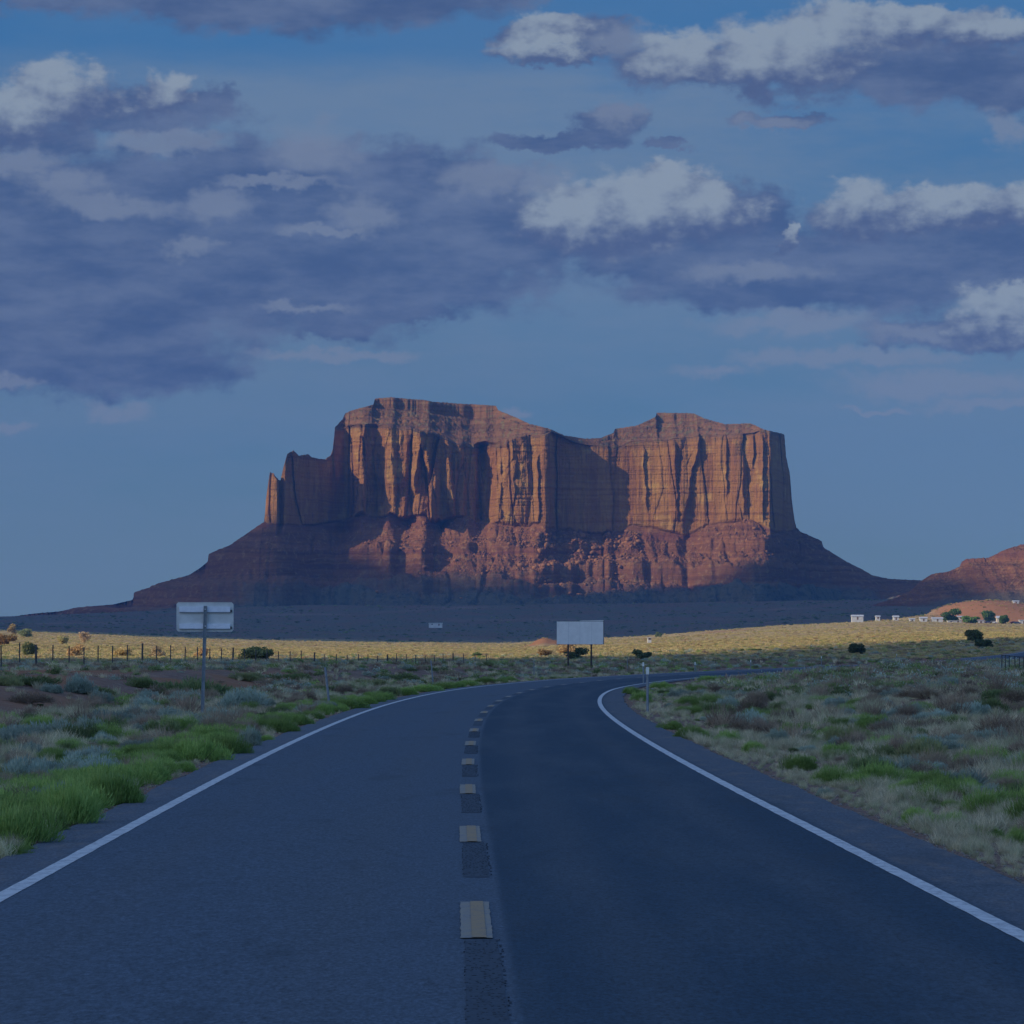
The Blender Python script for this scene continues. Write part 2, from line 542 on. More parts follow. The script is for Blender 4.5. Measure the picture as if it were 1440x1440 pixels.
def mat_asphalt():
    m, T, b = new_mat('asphalt')
    P = geo_pos(T)
    at = T.node('ShaderNodeAttribute'); at.attribute_name = 'lane'     # R: 0 old lane, 1 new lane; G: shoulder; B: wheel-path polish
    s = T.node('ShaderNodeSeparateColor')
    T.l.new(at.outputs['Color'], s.inputs[0])
    lane, sh, wp = s.outputs[0:3]
    big = T.noise(T.mapping(P, (1.0, 0.10, 1)), 0.9, 6, 0.6)
    fine = T.noise(T.mapping(P, (1.0, 0.30, 1)), 36.0, 5, 0.8)
    grit = T.noise(P, 160.0, 2, 0.6)
    l2 = T.smooth(T.math('ADD', lane, T.math('MULTIPLY', T.math('SUBTRACT', big, 0.5), 0.2)), 0.3, 0.7)
    c = T.mix(l2, (0.076, 0.106, 0.146), (0.018, 0.046, 0.080))
    c = T.mix(T.math('MULTIPLY', T.smooth(big, 0.42, 0.66), 0.35), c, (0.082, 0.104, 0.130))
    c = T.mix(T.math('MULTIPLY', wp, 0.30), c, (0.088, 0.104, 0.126))
    c = T.mix(T.math('MULTIPLY', sh, 0.75), c, (0.115, 0.130, 0.155))
    c = T.vmath('SCALE', c, T.lin(fine, 0.30, 0.70, 0.30, 1.70))
    midn = T.noise(T.mapping(P, (1.0, 0.45, 1)), 9.0, 6, 0.7)
    c = T.vmath('SCALE', c, T.lin(midn, 0.3, 0.7, 0.80, 1.20))
    stain = T.noise(T.mapping(P, (0.9, 0.22, 1), (4, 2, 0)), 1.0, 5, 0.6)
    c = T.mix(T.math('MULTIPLY', T.smooth(stain, 0.56, 0.68), 0.35), c, (0.030, 0.040, 0.052))
    c = T.mix(T.math('MULTIPLY', T.smooth(grit, 0.62, 0.78), 0.35), c, (0.20, 0.21, 0.23))
    vor = T.node('ShaderNodeTexVoronoi', feature='DISTANCE_TO_EDGE')
    wv = T.vmath('ADD', T.mapping(P, (0.30, 0.085, 1)), T.vmath('SCALE', T.noise(P, 0.8, 5, 0.7, out='Color'), 0.35))
    T.put(vor.inputs['Vector'], wv)
    vor.inputs['Scale'].default_value = 1.0
    crack = T.math('MULTIPLY', T.smooth(vor.outputs['Distance'], 0.0, 0.006, 1.0, 0.0), T.smooth(T.noise(P, 0.18, 2, 0.5), 0.50, 0.60))
    c = T.mix(T.math('MULTIPLY', crack, 0.55), c, (0.014, 0.022, 0.034))
    dust = T.math('MULTIPLY', T.smooth(T.noise(T.mapping(P, (2.0, 0.5, 1)), 1.5, 7, 0.7), 0.48, 0.70), sh)
    c = T.mix(T.math('MULTIPLY', dust, 0.45), c, (0.26, 0.20, 0.16))
    T.put(b.inputs['Base Color'], c)
    b.inputs['Roughness'].default_value = 0.75
    b.inputs['Specular IOR Level'].default_value = 0.35
    bump(T, b, fine, 0.5, 0.004)
    return m


def mat_paint(name, ca, cb, wear=0.45):
    m, T, b = new_mat(name)
    P = geo_pos(T)
    w = T.noise(T.mapping(P, (1, 0.5, 1)), 9.0, 8, 0.75)
    w2 = T.noise(P, 45.0, 4, 0.7)
    c = T.mix(T.smooth(w, 0.4, 0.65), ca, cb)
    gap = T.smooth(T.math('ADD', T.math('MULTIPLY', w2, 0.6), T.math('MULTIPLY', w, 0.4)), 0.52, 0.66)
    c = T.mix(T.math('MULTIPLY', gap, wear), c, (0.07, 0.08, 0.10))
    T.put(b.inputs['Base Color'], c)
    b.inputs['Roughness'].default_value = 0.7
    return m


M_ground = mat_ground()
M_rock = mat_rock()
M_asph = mat_asphalt()
M_white = mat_paint('white_road_paint', (0.70, 0.72, 0.72), (0.48, 0.50, 0.52), 0.6)
M_tan = mat_paint('faded_yellow_paint', (0.33, 0.28, 0.21), (0.27, 0.26, 0.25), 0.8)
M_yel = mat_paint('old_yellow_paint', (0.40, 0.27, 0.14), (0.35, 0.26, 0.17), 0.85)
M_mill = plain('milled_asphalt', (0.058, 0.088, 0.127), 0.95, 0, 0.45, 18)
M_alu = plain('sign_aluminium', (0.62, 0.64, 0.62), 0.6, 0.0, 0.15, 4)
M_strut = plain('bright_aluminium', (0.74, 0.78, 0.84), 0.5, 0.0, 0.12, 6)
M_steel = plain('galvanised_steel', (0.26, 0.30, 0.33), 0.6, 0.2, 0.3, 8)
M_post = plain('fence_post_steel', (0.075, 0.08, 0.08), 0.8, 0.0, 0.4, 5)
M_wood = plain('weathered_wood', (0.07, 0.06, 0.055), 0.9, 0.0, 0.4, 4)
M_board = plain('weathered_white_board', (0.80, 0.78, 0.74), 0.7, 0.0, 0.12, 2)
M_boardedge = plain('board_edge', (0.10, 0.11, 0.12), 0.8, 0.0, 0.3, 2)
M_refl = plain('white_reflector', (0.80, 0.80, 0.72), 0.3, 0.0, 0.1, 9)
M_housew = plain('white_siding', (0.62, 0.62, 0.60), 0.7, 0.0, 0.2, 0.7)
M_housec = plain('cream_siding', (0.66, 0.58, 0.44), 0.7, 0.0, 0.15, 0.7)
M_roofl = plain('pale_metal_roof', (0.66, 0.68, 0.70), 0.5, 0.2, 0.2, 0.7)
M_roofd = plain('brown_shingle_roof', (0.20, 0.13, 0.10), 0.9, 0.0, 0.3, 1)
M_glass = plain('dark_window_glass', (0.03, 0.04, 0.06), 0.15, 0.0, 0.2, 1)
M_rubber = plain('black_rubber', (0.02, 0.02, 0.02), 0.9, 0.0, 0.2, 3)
M_carw = plain('white_car_paint', (0.75, 0.76, 0.78), 0.3, 0.0, 0.05, 1)
M_card = plain('dark_blue_car_paint', (0.05, 0.07, 0.13), 0.3, 0.0, 0.1, 1)
M_carr = plain('maroon_car_paint', (0.20, 0.03, 0.03), 0.3, 0.0, 0.1, 1)
M_bark = plain('juniper_bark', (0.10, 0.07, 0.05), 0.95, 0.0, 0.4, 4)
M_twig = plain('grey_twig', (0.15, 0.12, 0.10), 0.95, 0.0, 0.4, 9)
M_stone = plain('pale_stone', (0.30, 0.26, 0.23), 0.9, 0.0, 0.4, 9)
M_boul = plain('orange_boulder', (0.34, 0.155, 0.065), 0.95, 0.0, 0.5, 0.08)
L_rab = leaf_mat('rabbitbrush_leaf', (0.165, 0.280, 0.062), (0.375, 0.495, 0.148))
L_rab2 = leaf_mat('olive_brush_leaf', (0.110, 0.165, 0.065), (0.280, 0.340, 0.140), (0.40, 0.38, 0.19))
L_sage = leaf_mat('sagebrush_leaf', (0.240, 0.310, 0.240), (0.460, 0.540, 0.450), (0.34, 0.36, 0.26))
L_dead = leaf_mat('dead_brush_twig', (0.170, 0.130, 0.095), (0.420, 0.320, 0.230), (0.50, 0.40, 0.27))
L_grass = leaf_mat('dry_grass_blade', (0.400, 0.370, 0.240), (0.800, 0.700, 0.480), (0.42, 0.48, 0.26))
L_juni = leaf_mat('juniper_leaf', (0.060, 0.100, 0.045), (0.160, 0.205, 0.100))
L_yel = leaf_mat('yellow_grass_clump', (0.42, 0.34, 0.15), (0.68, 0.54, 0.28), (0.40, 0.43, 0.12))
L_yel2 = leaf_mat('golden_brush_leaf', (0.40, 0.27, 0.12), (0.58, 0.40, 0.20), (0.36, 0.36, 0.09))
L_cotw = leaf_mat('cottonwood_leaf', (0.07, 0.15, 0.035), (0.17, 0.27, 0.07))

# ------------------------------------------------------------------ road centre line and ground heights
CL = np.array([(-40, 0.62), (0, 0.12), (26.1, -0.234), (38.5, -0.40), (50.5, -0.57), (62.5, -0.70), (74.6, -0.79), (87, -0.84), (100, -0.84), (111, -0.80),
               (122.4, -0.70), (133, -0.52), (143.5, -0.29), (154.6, 0.05), (165, 0.46), (177, 1.02), (196, 2.4), (229, 5.6), (247, 8.0),
               (278, 12.8), (315, 18.8), (351, 25.8), (400, 36.6), (460, 50.5), (540, 69), (620, 87), (900, 150), (1300, 240)], float)
# smooth the centre line: resample and average
_yy = np.arange(-40, 1300, 1.0)
_xx = np.interp(_yy, CL[:, 0], CL[:, 1])
for _ in range(3):
    _k = 17
    _p = np.pad(_xx, _k // 2, mode='reflect', reflect_type='odd')
    _xx = np.convolve(_p, np.ones(_k) / _k, 'valid')


def road_x(y):
    return np.interp(y, _yy, _xx)


def PXY(px, D):
    return (px - 720.0) * D / F


GPX = [-900, 0, 360, 720, 900, 1080, 1250, 1440, 2300]
GROWS = [  # distance, photo rows at those columns (None = flat ground)
    (0, None), (330, None),
    (450, [934, 934.2, 934.2, 934.2, 934, 933.5, 932.5, 931.5, 922]),
    (555, [929.5, 929.8, 930, 929.5, 928, 926, 924, 921, 906]),
    (700, [920, 922, 923, 923, 919, 912, 905, 898, 888]),
    (1200, [902, 906, 913, 914, 907, 898, 892, 890, 884]),
    (1800, [890, 894, 904, 908, 900, 888, 882, 884, 878]),
    (2400, [884, 888, 901, 905.5, 896, 881.5, 872.5, 878.5, 872]),
    (2700, [883, 887, 901, 906, 898, 884, 874, 870, 862]),
    (3300, [878, 880, 886, 888, 882, 872, 862, 858, 850]),
    (4300, [872, 868, 852, 850, 848, 846, 842, 838, 830]),
    (5200, [880, 880, 870, 865, 860, 860, 860, 850, 840]),
    (9000, [893, 893, 893, 893, 893, 893, 893, 893, 893]),
]
_gD = np.array([r[0] for r in GROWS], float)
_gZ = []
for D_, row in GROWS:
    _gZ.append(np.zeros(len(GPX)) if row is None else CH + (HZ - np.array(row, float)) * D_ / F)
_gZ = np.array(_gZ)


def ground_z(x, y, detail=True):
    x = np.asarray(x, float); y = np.asarray(y, float)
    D = np.clip(y, 0, 8999)
    px = 720 + x * F / np.maximum(D, 60)
    i = np.clip(np.searchsorted(_gD, D, 'right') - 1, 0, len(_gD) - 2)
    t = (D - _gD[i]) / (_gD[i + 1] - _gD[i])
    t = t * t * (3 - 2 * t) * 0.5 + t * 0.5
    cpx = np.clip(px, GPX[0], GPX[-1])
    za = np.zeros_like(cpx); zb = np.zeros_like(cpx)
    j = np.clip(np.searchsorted(GPX, cpx, 'right') - 1, 0, len(GPX) - 2)
    g = np.array(GPX, float)
    s = (cpx - g[j]) / (g[j + 1] - g[j])
    za = _gZ[i, j] * (1 - s) + _gZ[i, j + 1] * s
    zb = _gZ[i + 1, j] * (1 - s) + _gZ[i + 1, j + 1] * s
    z = za * (1 - t) + zb * t
    # mounds
    def mound(cx, cy, rx, ry, h, pw=1.0):
        q = ((x - cx) / rx) ** 2 + ((y - cy) / ry) ** 2
        return h * np.clip(1 - q, 0, 1) ** pw
    far = ss(1900, 2100, D)
    z = z + far * np.maximum(mound(PXY(1420, 2620), 2620, PXY(1420, 2620) - PXY(1300, 2620), 160, 10.5, 0.6), mound(PXY(1560, 2700), 2700, 90, 200, 13, 0.6))
    z = z + far * mound(PXY(1350, 2560), 2560, 45, 100, 4.5, 0.8)
    z = z + mound(PXY(772, 1500), 1500, 6.5, 16, 2.1, 0.8) + mound(PXY(757, 1500), 1495, 6.0, 10, 1.3, 0.8)
    if detail:
        off = x - road_x(y)
        side = np.abs(off)
        w = ss(4.3, 12, side)
        z = z + w * (fbm(x * 0.07, y * 0.05, 0, 3, 4) * 0.55 + fbm(x * 0.45, y * 0.35, 0, 9, 3) * 0.13) * ss(2600, 600, D)
        z = z - ss(4.0, 5.2, side) * 0.06
        # berm on the left, raised bank inside the bend on the right
        z = z + 0.75 * ss(-12, -17, off) * ss(95, 130, D) * (1 - ss(260, 360, D))
        z = z + 0.42 * ss(6, 14, off) * ss(60, 120, D) * (1 - ss(330, 450, D))
        z = z + fbm(x * 0.008, y * 0.006, 0, 21, 4) * 3.2 * ss(900, 2600, D)
        z = z + fbm(x * 0.03, y * 0.02, 0, 22, 4) * 0.9 * ss(700, 1800, D)
        z = np.where(side < 4.0, np.minimum(z, za * (1 - t) + zb * t), z)
    return z


def row_y(px, py):
    """distance at which the flat road plane shows at this row (near field)"""
    return CH * F / (py - HZ)


def build_ground():
    ys = [-60]
    ys += list(np.arange(-40, 20, 6.0))
    y = 20.0
    while y < 9000:
        ys.append(y)
        y += max(0.35, y * 0.006) if y < 700 else y * 0.0085
    ys += [9000, 11000, 15000, 25000, 45000]
    ys = np.array(ys)
    t = np.linspace(-1, 1, 401)
    us = np.sign(t) * (np.abs(t) * 0.145 + np.abs(t) ** 7 * 0.9)
    Y, U = np.meshgrid(ys, us, indexing='ij')
    reach = np.maximum(np.abs(Y), 60)
    X = U * reach
    Z = ground_z(X, Y)
    Z = Z - 0.05
    n, m = Y.shape
    idx = np.arange(n * m).reshape(n, m)
    Q = np.stack([idx[:-1, :-1], idx[:-1, 1:], idx[1:, 1:], idx[1:, :-1]], -1).reshape(-1, 4)
    x = X.ravel(); yv = Y.ravel()
    px = 720 + x * F / np.maximum(yv, 60)
    yellow = ss(520, 640, yv) * (1 - ss(2750, 3000, yv))
    red = 0.75 * ss(0.10, 0.3, fbm(x * 0.03, yv * 0.02, 0, 5, 4)) * ss(60, 100, yv) * (1 - ss(450, 600, yv))
    off = x - road_x(yv)
    red = np.maximum(red, 0.8 * ss(-11, -14, off) * ss(90, 110, yv) * (1 - ss(190, 240, yv)) * ss(-0.15, 0.1, fbm(x * 0.1, yv * 0.06, 0, 6, 3)))
    rr = ss(0.06, 0.26, fbm(x * 0.02, yv * 0.006, 0, 55, 4)) * ss(1300, 1900, yv) * ss(900, 1000, px) * 0.7
    mo = np.clip(1.3 - ((x - PXY(1420, 2620)) / 66) ** 2 - ((yv - 2560) / 190) ** 2, 0, 1)
    mo2 = np.clip(1.2 - ((x - PXY(766, 1500)) / 11) ** 2 - ((yv - 1498) / 20) ** 2, 0, 1) * 2
    mo = np.maximum(mo, np.clip(ss(1290, 1330, px) * ss(2380, 2440, yv) * (1 - ss(2900, 3000, yv)), 0, 1))
    rr = np.maximum.reduce([rr, np.clip(mo, 0, 1), np.clip(mo2, 0, 1)])
    red = np.maximum(red, rr)
    scrub = np.clip(ss(2700, 3000, yv) * (0.95 - 0.7 * ss(0.12, 0.3, fbm(x * 0.006, yv * 0.005, 0, 77, 4))), 0, 1)
    g = mesh_np('ground', np.stack([x, yv, Z.ravel()], 1), Q, M_ground, smooth=True, cols={'cover': np.stack([yellow * (1 - red), red, scrub], 1)})
    tag(g, kind='structure')


build_ground()


def frames(ys):
    x = road_x(ys)
    dx = (road_x(ys + 1.0) - road_x(ys - 1.0)) / 2.0
    t = np.stack([dx, np.ones_like(dx)], 1)
    t /= np.linalg.norm(t, axis=1)[:, None]
    nrm = np.stack([t[:, 1], -t[:, 0]], 1)   # to the right
    return np.stack([x, ys], 1), nrm


def strip(name, ys, offs, dz, mat, cols=None, wob=None, kind=True):
    c, nrm = frames(ys)
    offs = np.asarray(offs, float)
    O = np.broadcast_to(offs, (len(ys), len(offs))).copy()
    if wob is not None:
        O = O + wob(ys, offs)
    P = c[:, None, :] + nrm[:, None, :] * O[:, :, None]
    Z = ground_z(P[..., 0] * 0 + c[:, 0][:, None], P[..., 1] * 0 + c[:, 1][:, None], False) + dz
    # camber
    Z = Z - 0.006 * np.abs(O)
    n, m = O.shape
    idx = np.arange(n * m).reshape(n, m)
    Q = np.stack([idx[:-1, :-1], idx[:-1, 1:], idx[1:, 1:], idx[1:, :-1]], -1).reshape(-1, 4)
    V = np.concatenate([P.reshape(-1, 2), Z.reshape(-1, 1)], 1)
    cl = cols(O.ravel(), np.repeat(ys, m)) if cols else None
    o = mesh_np(name, V, Q, mat, smooth=True, cols=cl)
    if kind: tag(o, kind='structure')
    return o


ROAD_Y = np.concatenate([np.arange(-38, 20, 2), np.arange(20, 160, 0.4), np.arange(160, 420, 1.0), np.arange(420, 900, 4)])


def build_road():
    offs = np.concatenate([[-4.05, -3.98], np.linspace(-3.9, 3.9, 79), [4.16, 4.28]])

    def wob(ys, of):
        w = np.zeros((len(ys), len(of)))
        n1 = fbm(ys * 0.35, 0.5, 0, 4, 4, 0.6) * 0.16
        n2 = fbm(ys * 0.35, 5.5, 0, 8, 4, 0.6) * 0.16
        w[:, 0] = n1; w[:, 1] = n1 * 0.8; w[:, -1] = n2; w[:, -2] = n2 * 0.8
        return w

    def cols(O, Y):
        lane = ss(0.05, 0.32, O)
        sh = ss(3.45, 3.65, np.abs(O)) * ss(-1, 1, O * 0 + 1)
        wpath = np.exp(-((np.abs(np.abs(O) - 1.75) - 0.85) / 0.28) ** 2)
        return {'lane': np.stack([lane, sh, wpath], 1)}
    strip('road', ROAD_Y, offs, 0.0, M_asph, cols, wob)

    def jit(ys, of):
        w = np.zeros((len(ys), len(of)))
        w[:, 0] = fbm(ys * 1.2, 1, 0, 2, 3) * 0.025
        w[:, 1] = fbm(ys * 1.2, 3, 0, 5, 3) * 0.025
        return w
    strip('left_edge_line', ROAD_Y, [-3.52, -3.38], 0.004, M_white, None, jit)
    strip('right_edge_line', ROAD_Y, [3.36, 3.50], 0.004, M_white, None, jit)
    # centre dashes with the ground-off strip on the near side of each
    dash = [(24.5, 28.0)]
    while dash[-1][1] < 420:
        a = dash[-1][0] + 12.2
        dash.append((a, a + 3.25))
    for k, (a, b) in enumerate(dash):
        ys = np.linspace(a, b, 8)
        ys = np.linspace(a, b, 30)
        o = strip('centre_dash', ys, [-0.105, -0.03, 0.04, 0.095], 0.008, M_tan, None, lambda ys, of: fbm(ys[:, None] * 5, of[None, :] * 20 + 3.3, 0, 7, 3) * 0.022)
        o2 = strip('dash_core', ys[:] * 1.0, [-0.035, 0.055], 0.012, M_yel)
        if k > 8:
            bpy.data.objects.remove(o2)
        sy = np.linspace(max(a - 5.6, 14), a - 0.05, 12)
        n = strip('milled_strip', sy, [-0.080, 0.125], 0.004, M_mill, None, lambda ys, of: np.stack([fbm(ys * 1.1, 1.0, 0, 5, 3) * 0.03, fbm(ys * 1.1, 4.0, 0, 6, 3) * 0.03], 1))
    # rumble grooves cut in the milled strips
    mb = MB()
    for a, b in dash[:6]:
        y = a - 5.4
        while y < a - 0.15:
            if y > 14:
                cx = float(road_x(y))
                for q in range(9):
                    if random.random() < 0.6:
                        x0 = cx - 0.08 + q * 0.026 + random.uniform(-0.01, 0.01)
                        yy = y + random.uniform(0, 0.08)
                        mb.box(x0, x0 + random.uniform(0.008, 0.018), yy, yy + random.uniform(0.02, 0.05), 0.0, 0.0055 + random.uniform(0.0, 0.0012))
            y += 0.13
    o = mb.build('milled_ridges', plain('milled_grit', (0.055, 0.078, 0.108), 0.9, 0, 0.6, 30))
    tag(o, kind='structure')


build_road()

# ------------------------------------------------------------------ buttes
SKY = [(-700, 905), (-300, 888), (-100, 876), (0, 869), (12, 868), (46, 863), (82, 860), (110, 854.5), (159, 850), (186, 843.8), (191, 833), (211, 827), (229, 819), (266, 808.6), (281, 799),
       (292, 790), (295, 778.7), (324, 767), (336, 758), (360.6, 741), (371, 734), (372.5, 700), (375, 678), (378, 664), (384, 666), (390, 674), (393, 676), (396.5, 660), (402.6, 638), (412, 633),
       (420, 641), (431.7, 638), (438, 643), (447, 645), (456, 646), (464, 640), (467, 632), (468.5, 615), (470, 601), (480, 589), (483, 581), (493, 577), (522, 569), (524, 560.5),
       (548, 558.5), (594, 562), (606, 565), (697, 570.5), (700, 576.7), (728, 588), (744, 596), (772, 602.6), (793, 612), (824, 617), (845, 616), (863.6, 609), (866.7, 603), (897, 598.7),
       (915.6, 590.4), (925, 586), (927, 580.3), (979.7, 581), (992, 587), (1022.5, 596), (1057.7, 595), (1076, 604), (1102, 610), (1105.2, 612), (1106.5, 641), (1110, 652), (1112.7, 664), (1115, 700),
       (1117.5, 723), (1119.7, 741), (1126, 748), (1138, 753), (1155.6, 761), (1158, 770), (1200, 795.6), (1226.7, 809), (1249, 814), (1280, 815.6), (1330, 818), (1500, 835), (1800, 870), (2200, 900)]
CTOP = [(371, 736), (373, 702), (378, 666), (384, 668), (390, 676), (393, 678), (402, 641), (412, 635), (431, 641), (456, 649), (467, 636), (470, 606), (500, 600), (545, 601), (580, 606), (610, 612), (640, 626),
        (662, 630), (690, 628), (720, 621), (750, 612), (775, 608), (800, 619), (835, 629), (870, 628), (900, 622), (960, 617), (1000, 614), (1050, 613), (1068, 606), (1104, 612), (1107, 643), (1113, 668), (1119.7, 742)]
CBASE = [(371, 736), (389, 738), (440, 740), (485, 732), (511, 724), (560, 729), (612, 735), (645, 732), (707, 738), (746, 741), (781, 743), (840, 752), (863, 751), (880, 742), (916, 742), (964, 756),
         (995, 739), (1056, 733), (1093, 751), (1108, 748), (1119.7, 744)]
# distance of the cliff foot along the front
CD = [(371, 4455), (376, 4440), (390, 4432), (393, 4452), (400, 4440), (440, 4505), (484, 4560), (489, 4556), (497, 4500), (512, 4484), (530, 4496), (545, 4478), (575, 4498), (590, 4476), (606, 4480),
      (622, 4502), (640, 4484), (668, 4490), (676, 4500), (690, 4478), (735, 4464), (752, 4455), (766, 4447), (772, 4449), (776, 4474), (781, 4481), (830, 4487), (880, 4485), (905, 4482), (960, 4472),
      (968, 4476), (1000, 4466), (1030, 4458), (1060, 4452), (1084, 4438), (1087, 4452), (1096, 4506), (1106, 4570), (1113, 4620), (1119.7, 4665)]


def smooth_tab(px, tab, w=1.5):
    r = 0
    for o in (-w, 0, w):
        r = r + pinterp(px + o, tab)
    return r / 3


def worley(u, v, seed):
    """nearest cell: returns id hash pair and local offset from the cell point"""
    ui = np.floor(u); vi = np.floor(v)
    best = np.full(u.shape, 1e9); h1 = np.zeros(u.shape); h2 = np.zeros(u.shape); lu = np.zeros(u.shape); sec = np.full(u.shape, 1e9)
    for a in (-1, 0, 1):
        for b in (-1, 0, 1):
            h = _hash(ui + a, vi + b, ui * 0, seed)
            cu = ui + a + (h & 255) / 255.0; cv = vi + b + ((h >> 8) & 255) / 255.0
            d = (u - cu) ** 2 + (v - cv) ** 2
            m = d < best
            sec = np.where(m, best, np.minimum(sec, d))
            best = np.where(m, d, best)
            h1 = np.where(m, ((h >> 16) & 255) / 255.0, h1); h2 = np.where(m, ((h >> 4) & 255) / 255.0, h2)
            lu = np.where(m, u - cu, lu)
    return h1, h2, lu, np.sqrt(sec) - np.sqrt(best)


def build_butte():
    px = np.concatenate([np.arange(-700, -20, 8), np.arange(-20, 180, 1.6), np.arange(180, 365, 0.9), np.arange(365, 500, 0.5), np.arange(500, 1075, 0.62), np.arange(1075, 1135, 0.4), np.arange(1135, 1300, 1.2), np.arange(1300, 1500, 3), np.arange(1500, 2200, 12)])
    n = len(px)
    sky = pinterp(px, SKY)
    incl = ss(370, 372, px) * (1 - ss(1119, 1121, px))
    ctop = np.where(incl > 0, pinterp(px, CTOP), sky)
    cbase = np.where(incl > 0, pinterp(px, CBASE), sky)
    ctop = np.maximum(ctop, sky + 0.5 * (incl > 0))
    cbase = cbase - (np.abs(fbm(px * 0.03, 7.7, 0, 201, 3)) * 26 - 3) * ss(500, 530, px) * (1 - ss(1060, 1085, px)) * (1 - 0.6 * ss(880, 900, px))
    cbase = np.maximum(cbase, ctop)
    for_tab = [(p, d + (24.0 * (766 - p) / 266 if 489 < p < 766 else 0) - (26.0 * min(1, (p - 900) / 184) if p > 900 else 0)) for p, d in CD]
    CDt = for_tab
    Dc = smooth_tab(px, CDt, 1.2)
    Dw = np.zeros(n)
    for o_ in np.linspace(-45, 45, 31):
        Dw += pinterp(px + o_, CDt)
    Dw /= 31
    Dm = np.zeros(n)
    for o_ in np.linspace(-12, 12, 11):
        Dm += pinterp(px + o_, CDt)
    Dm /= 11
    # skyline jaggedness
    sky = sky + fbm(px * 0.25, 3.1, 0, 31, 4) * 2.2 * np.where((px > 372) & (px < 1118), 1, 1.4)
    ctop = np.maximum(ctop + fbm(px * 0.035, 1.1, 0, 37, 3) * 9 * ss(480, 520, px) * (1 - ss(1040, 1080, px)), sky + 0.3)
    cliffness = ss(2, 14, cbase - ctop)
    zof = lambda py, D: CH + (HZ - py) * D / F
    rowsV = []; zone = []
    X0 = (px - 720) * Dc / F
    zb = zof(cbase, Dc)
    # ---- talus: from foot (outside) up to the cliff base
    foot_py = pinterp(px, [(-700, 912), (0, 886), (190, 872), (300, 868), (700, 866), (1000, 862), (1250, 850), (1500, 860), (2200, 910)])
    NT_ = 230
    # how far in front the foot lies
    run = pinterp(px, [(-700, 700), (0, 560), (190, 420), (370, 330), (700, 330), (1000, 330), (1180, 420), (1280, 560), (2200, 700)])
    # talus ridges and gullies: big spurs running down from the cliff
    spur = fbm(px * 0.018, 0.3, 0, 41, 3) * 40
    for i in range(NT_ + 1):
        t = (i / NT_)                      # 0 foot .. 1 base of cliff
        zf = zof(foot_py, Dc - run)
        # concave profile, steep near the cliff
        hh = 0.10 * t + 0.22 * t ** 1.6 + 0.68 * t ** 3.0
        z = zf + (zb - zf) * hh
        kk = ss(0.55, 0.93, t)
        Db = (Dw * (1 - kk) + Dm * kk)
        kk = ss(0.93, 1.0, t)
        Db = Db * (1 - kk) + Dc * kk
        D = Db - run * (1 - t) - spur * np.sin(math.pi * t) * 0.7
        x = (px - 720) * Db / F
        # staircase of resistant beds in the lower slopes
        rel = z
        nz = fbm(x * 0.012, z * 0.0, 0, 51, 3) * 6
        step = np.zeros(n)
        for zc, hgt, sx0, sx1 in ((60, 10, 120, 560), (98, 12, 240, 640), (62, 8, 850, 1250), (84, 9, 700, 1230), (112, 6, 1000, 1200), (112, 5, 560, 900), (72, 6, 480, 900), (44, 5, 0, 420)):
            wx = ss(sx0, sx0 + 60, px) * (1 - ss(sx1 - 60, sx1, px))
            q = (z + nz - zc) / hgt
            # below the bed: pushed outward ledge => move the surface back above
            step = step + wx * hgt * 0.85 * np.clip(q * 5, -1, 1) * np.exp(-q * q * 0.45)
        flut = 1 - np.abs(fbm(x * 0.05, z * 0.012, 0, 61, 3)) * 2.5
        z = z + step * (0.75 + 0.5 * flut) * ss(0.10, 0.35, t)
        # rubble
        rough = fbm(x * 0.028, D * 0.028, z * 0.01, 71, 5, 0.6) * 9.0 + np.abs(fbm(x * 0.11, D * 0.11, z * 0.08, 73, 4, 0.65)) * 9.0
        rough = rough + fbm(x * 0.013, D * 0.016, 0, 75, 3) * 20 - np.clip(1 - np.abs(fbm(x * 0.03 + 4, D * 0.006, 0, 77, 3)) * 8, 0, 1) * 5
        w = ss(0.03, 0.55, t) * (1 - 0.6 * ss(0.985, 1.0, t)) * (1 - 0.75 * ss(0.0, 1.0, (px < 370) * 1.0)) * (1 - .5 * ss(1119, 1150, px))
        z = z + rough * w * 0.8
        z = np.minimum(z, zof(sky, D) - 0.05 * (1 - t)) if True else z
        rowsV.append(np.stack([x, D, z], 1))
        veg = ss(0.72, 0.45, t) * 1.0 + 0.25 * ss(0.9, 0.6, t)
        veg = np.clip(veg * (1 - 0.65 * ss(120, 250, px) * (1 - ss(420, 520, px)) * ss(0.45, 0.62, t)), 0, 1)
        zone.append(np.stack([np.zeros(n), veg * np.ones(n), np.zeros(n)], 1))
    # ---- cliff
    NC = 190
    ztop = zof(ctop, Dc)
    for i in range(1, NC + 1):
        t = i / NC
        z = zb + (ztop - zb) * t
        x = X0.copy()
        hgt = (ztop - zb)
        amp = cliffness * ss(0.0, 0.05, t) * np.clip(hgt / 60, 0, 1)
        bendx = x + fbm(x * 0.02, z * 0.02, 0, 80, 4) * 6
        nA = fbm(bendx * 0.016, z * 0.0030, 0, 81, 2)
        nB = fbm(bendx * 0.034, z * 0.005, 0, 83, 3)
        nC = fbm(bendx * 0.12, z * 0.02, 0, 85, 4, 0.6)
        nD = fbm(x * 0.30, z * 0.22, 0, 87, 4, 0.65)
        a1, a2, lu, ed = worley(bendx / 38.0, z / 420.0 + 3.4, 7)
        b1, b2, lv, ed2 = worley(bendx / 13.0, z / 120.0 + 9, 8)
        c1, c2, lw, ed3 = worley(bendx / 5.5, z / 24.0 + 9, 18)
        d = nA * 16 - np.abs(nB) * 26 + nC * 3.0 + nD * 2.2
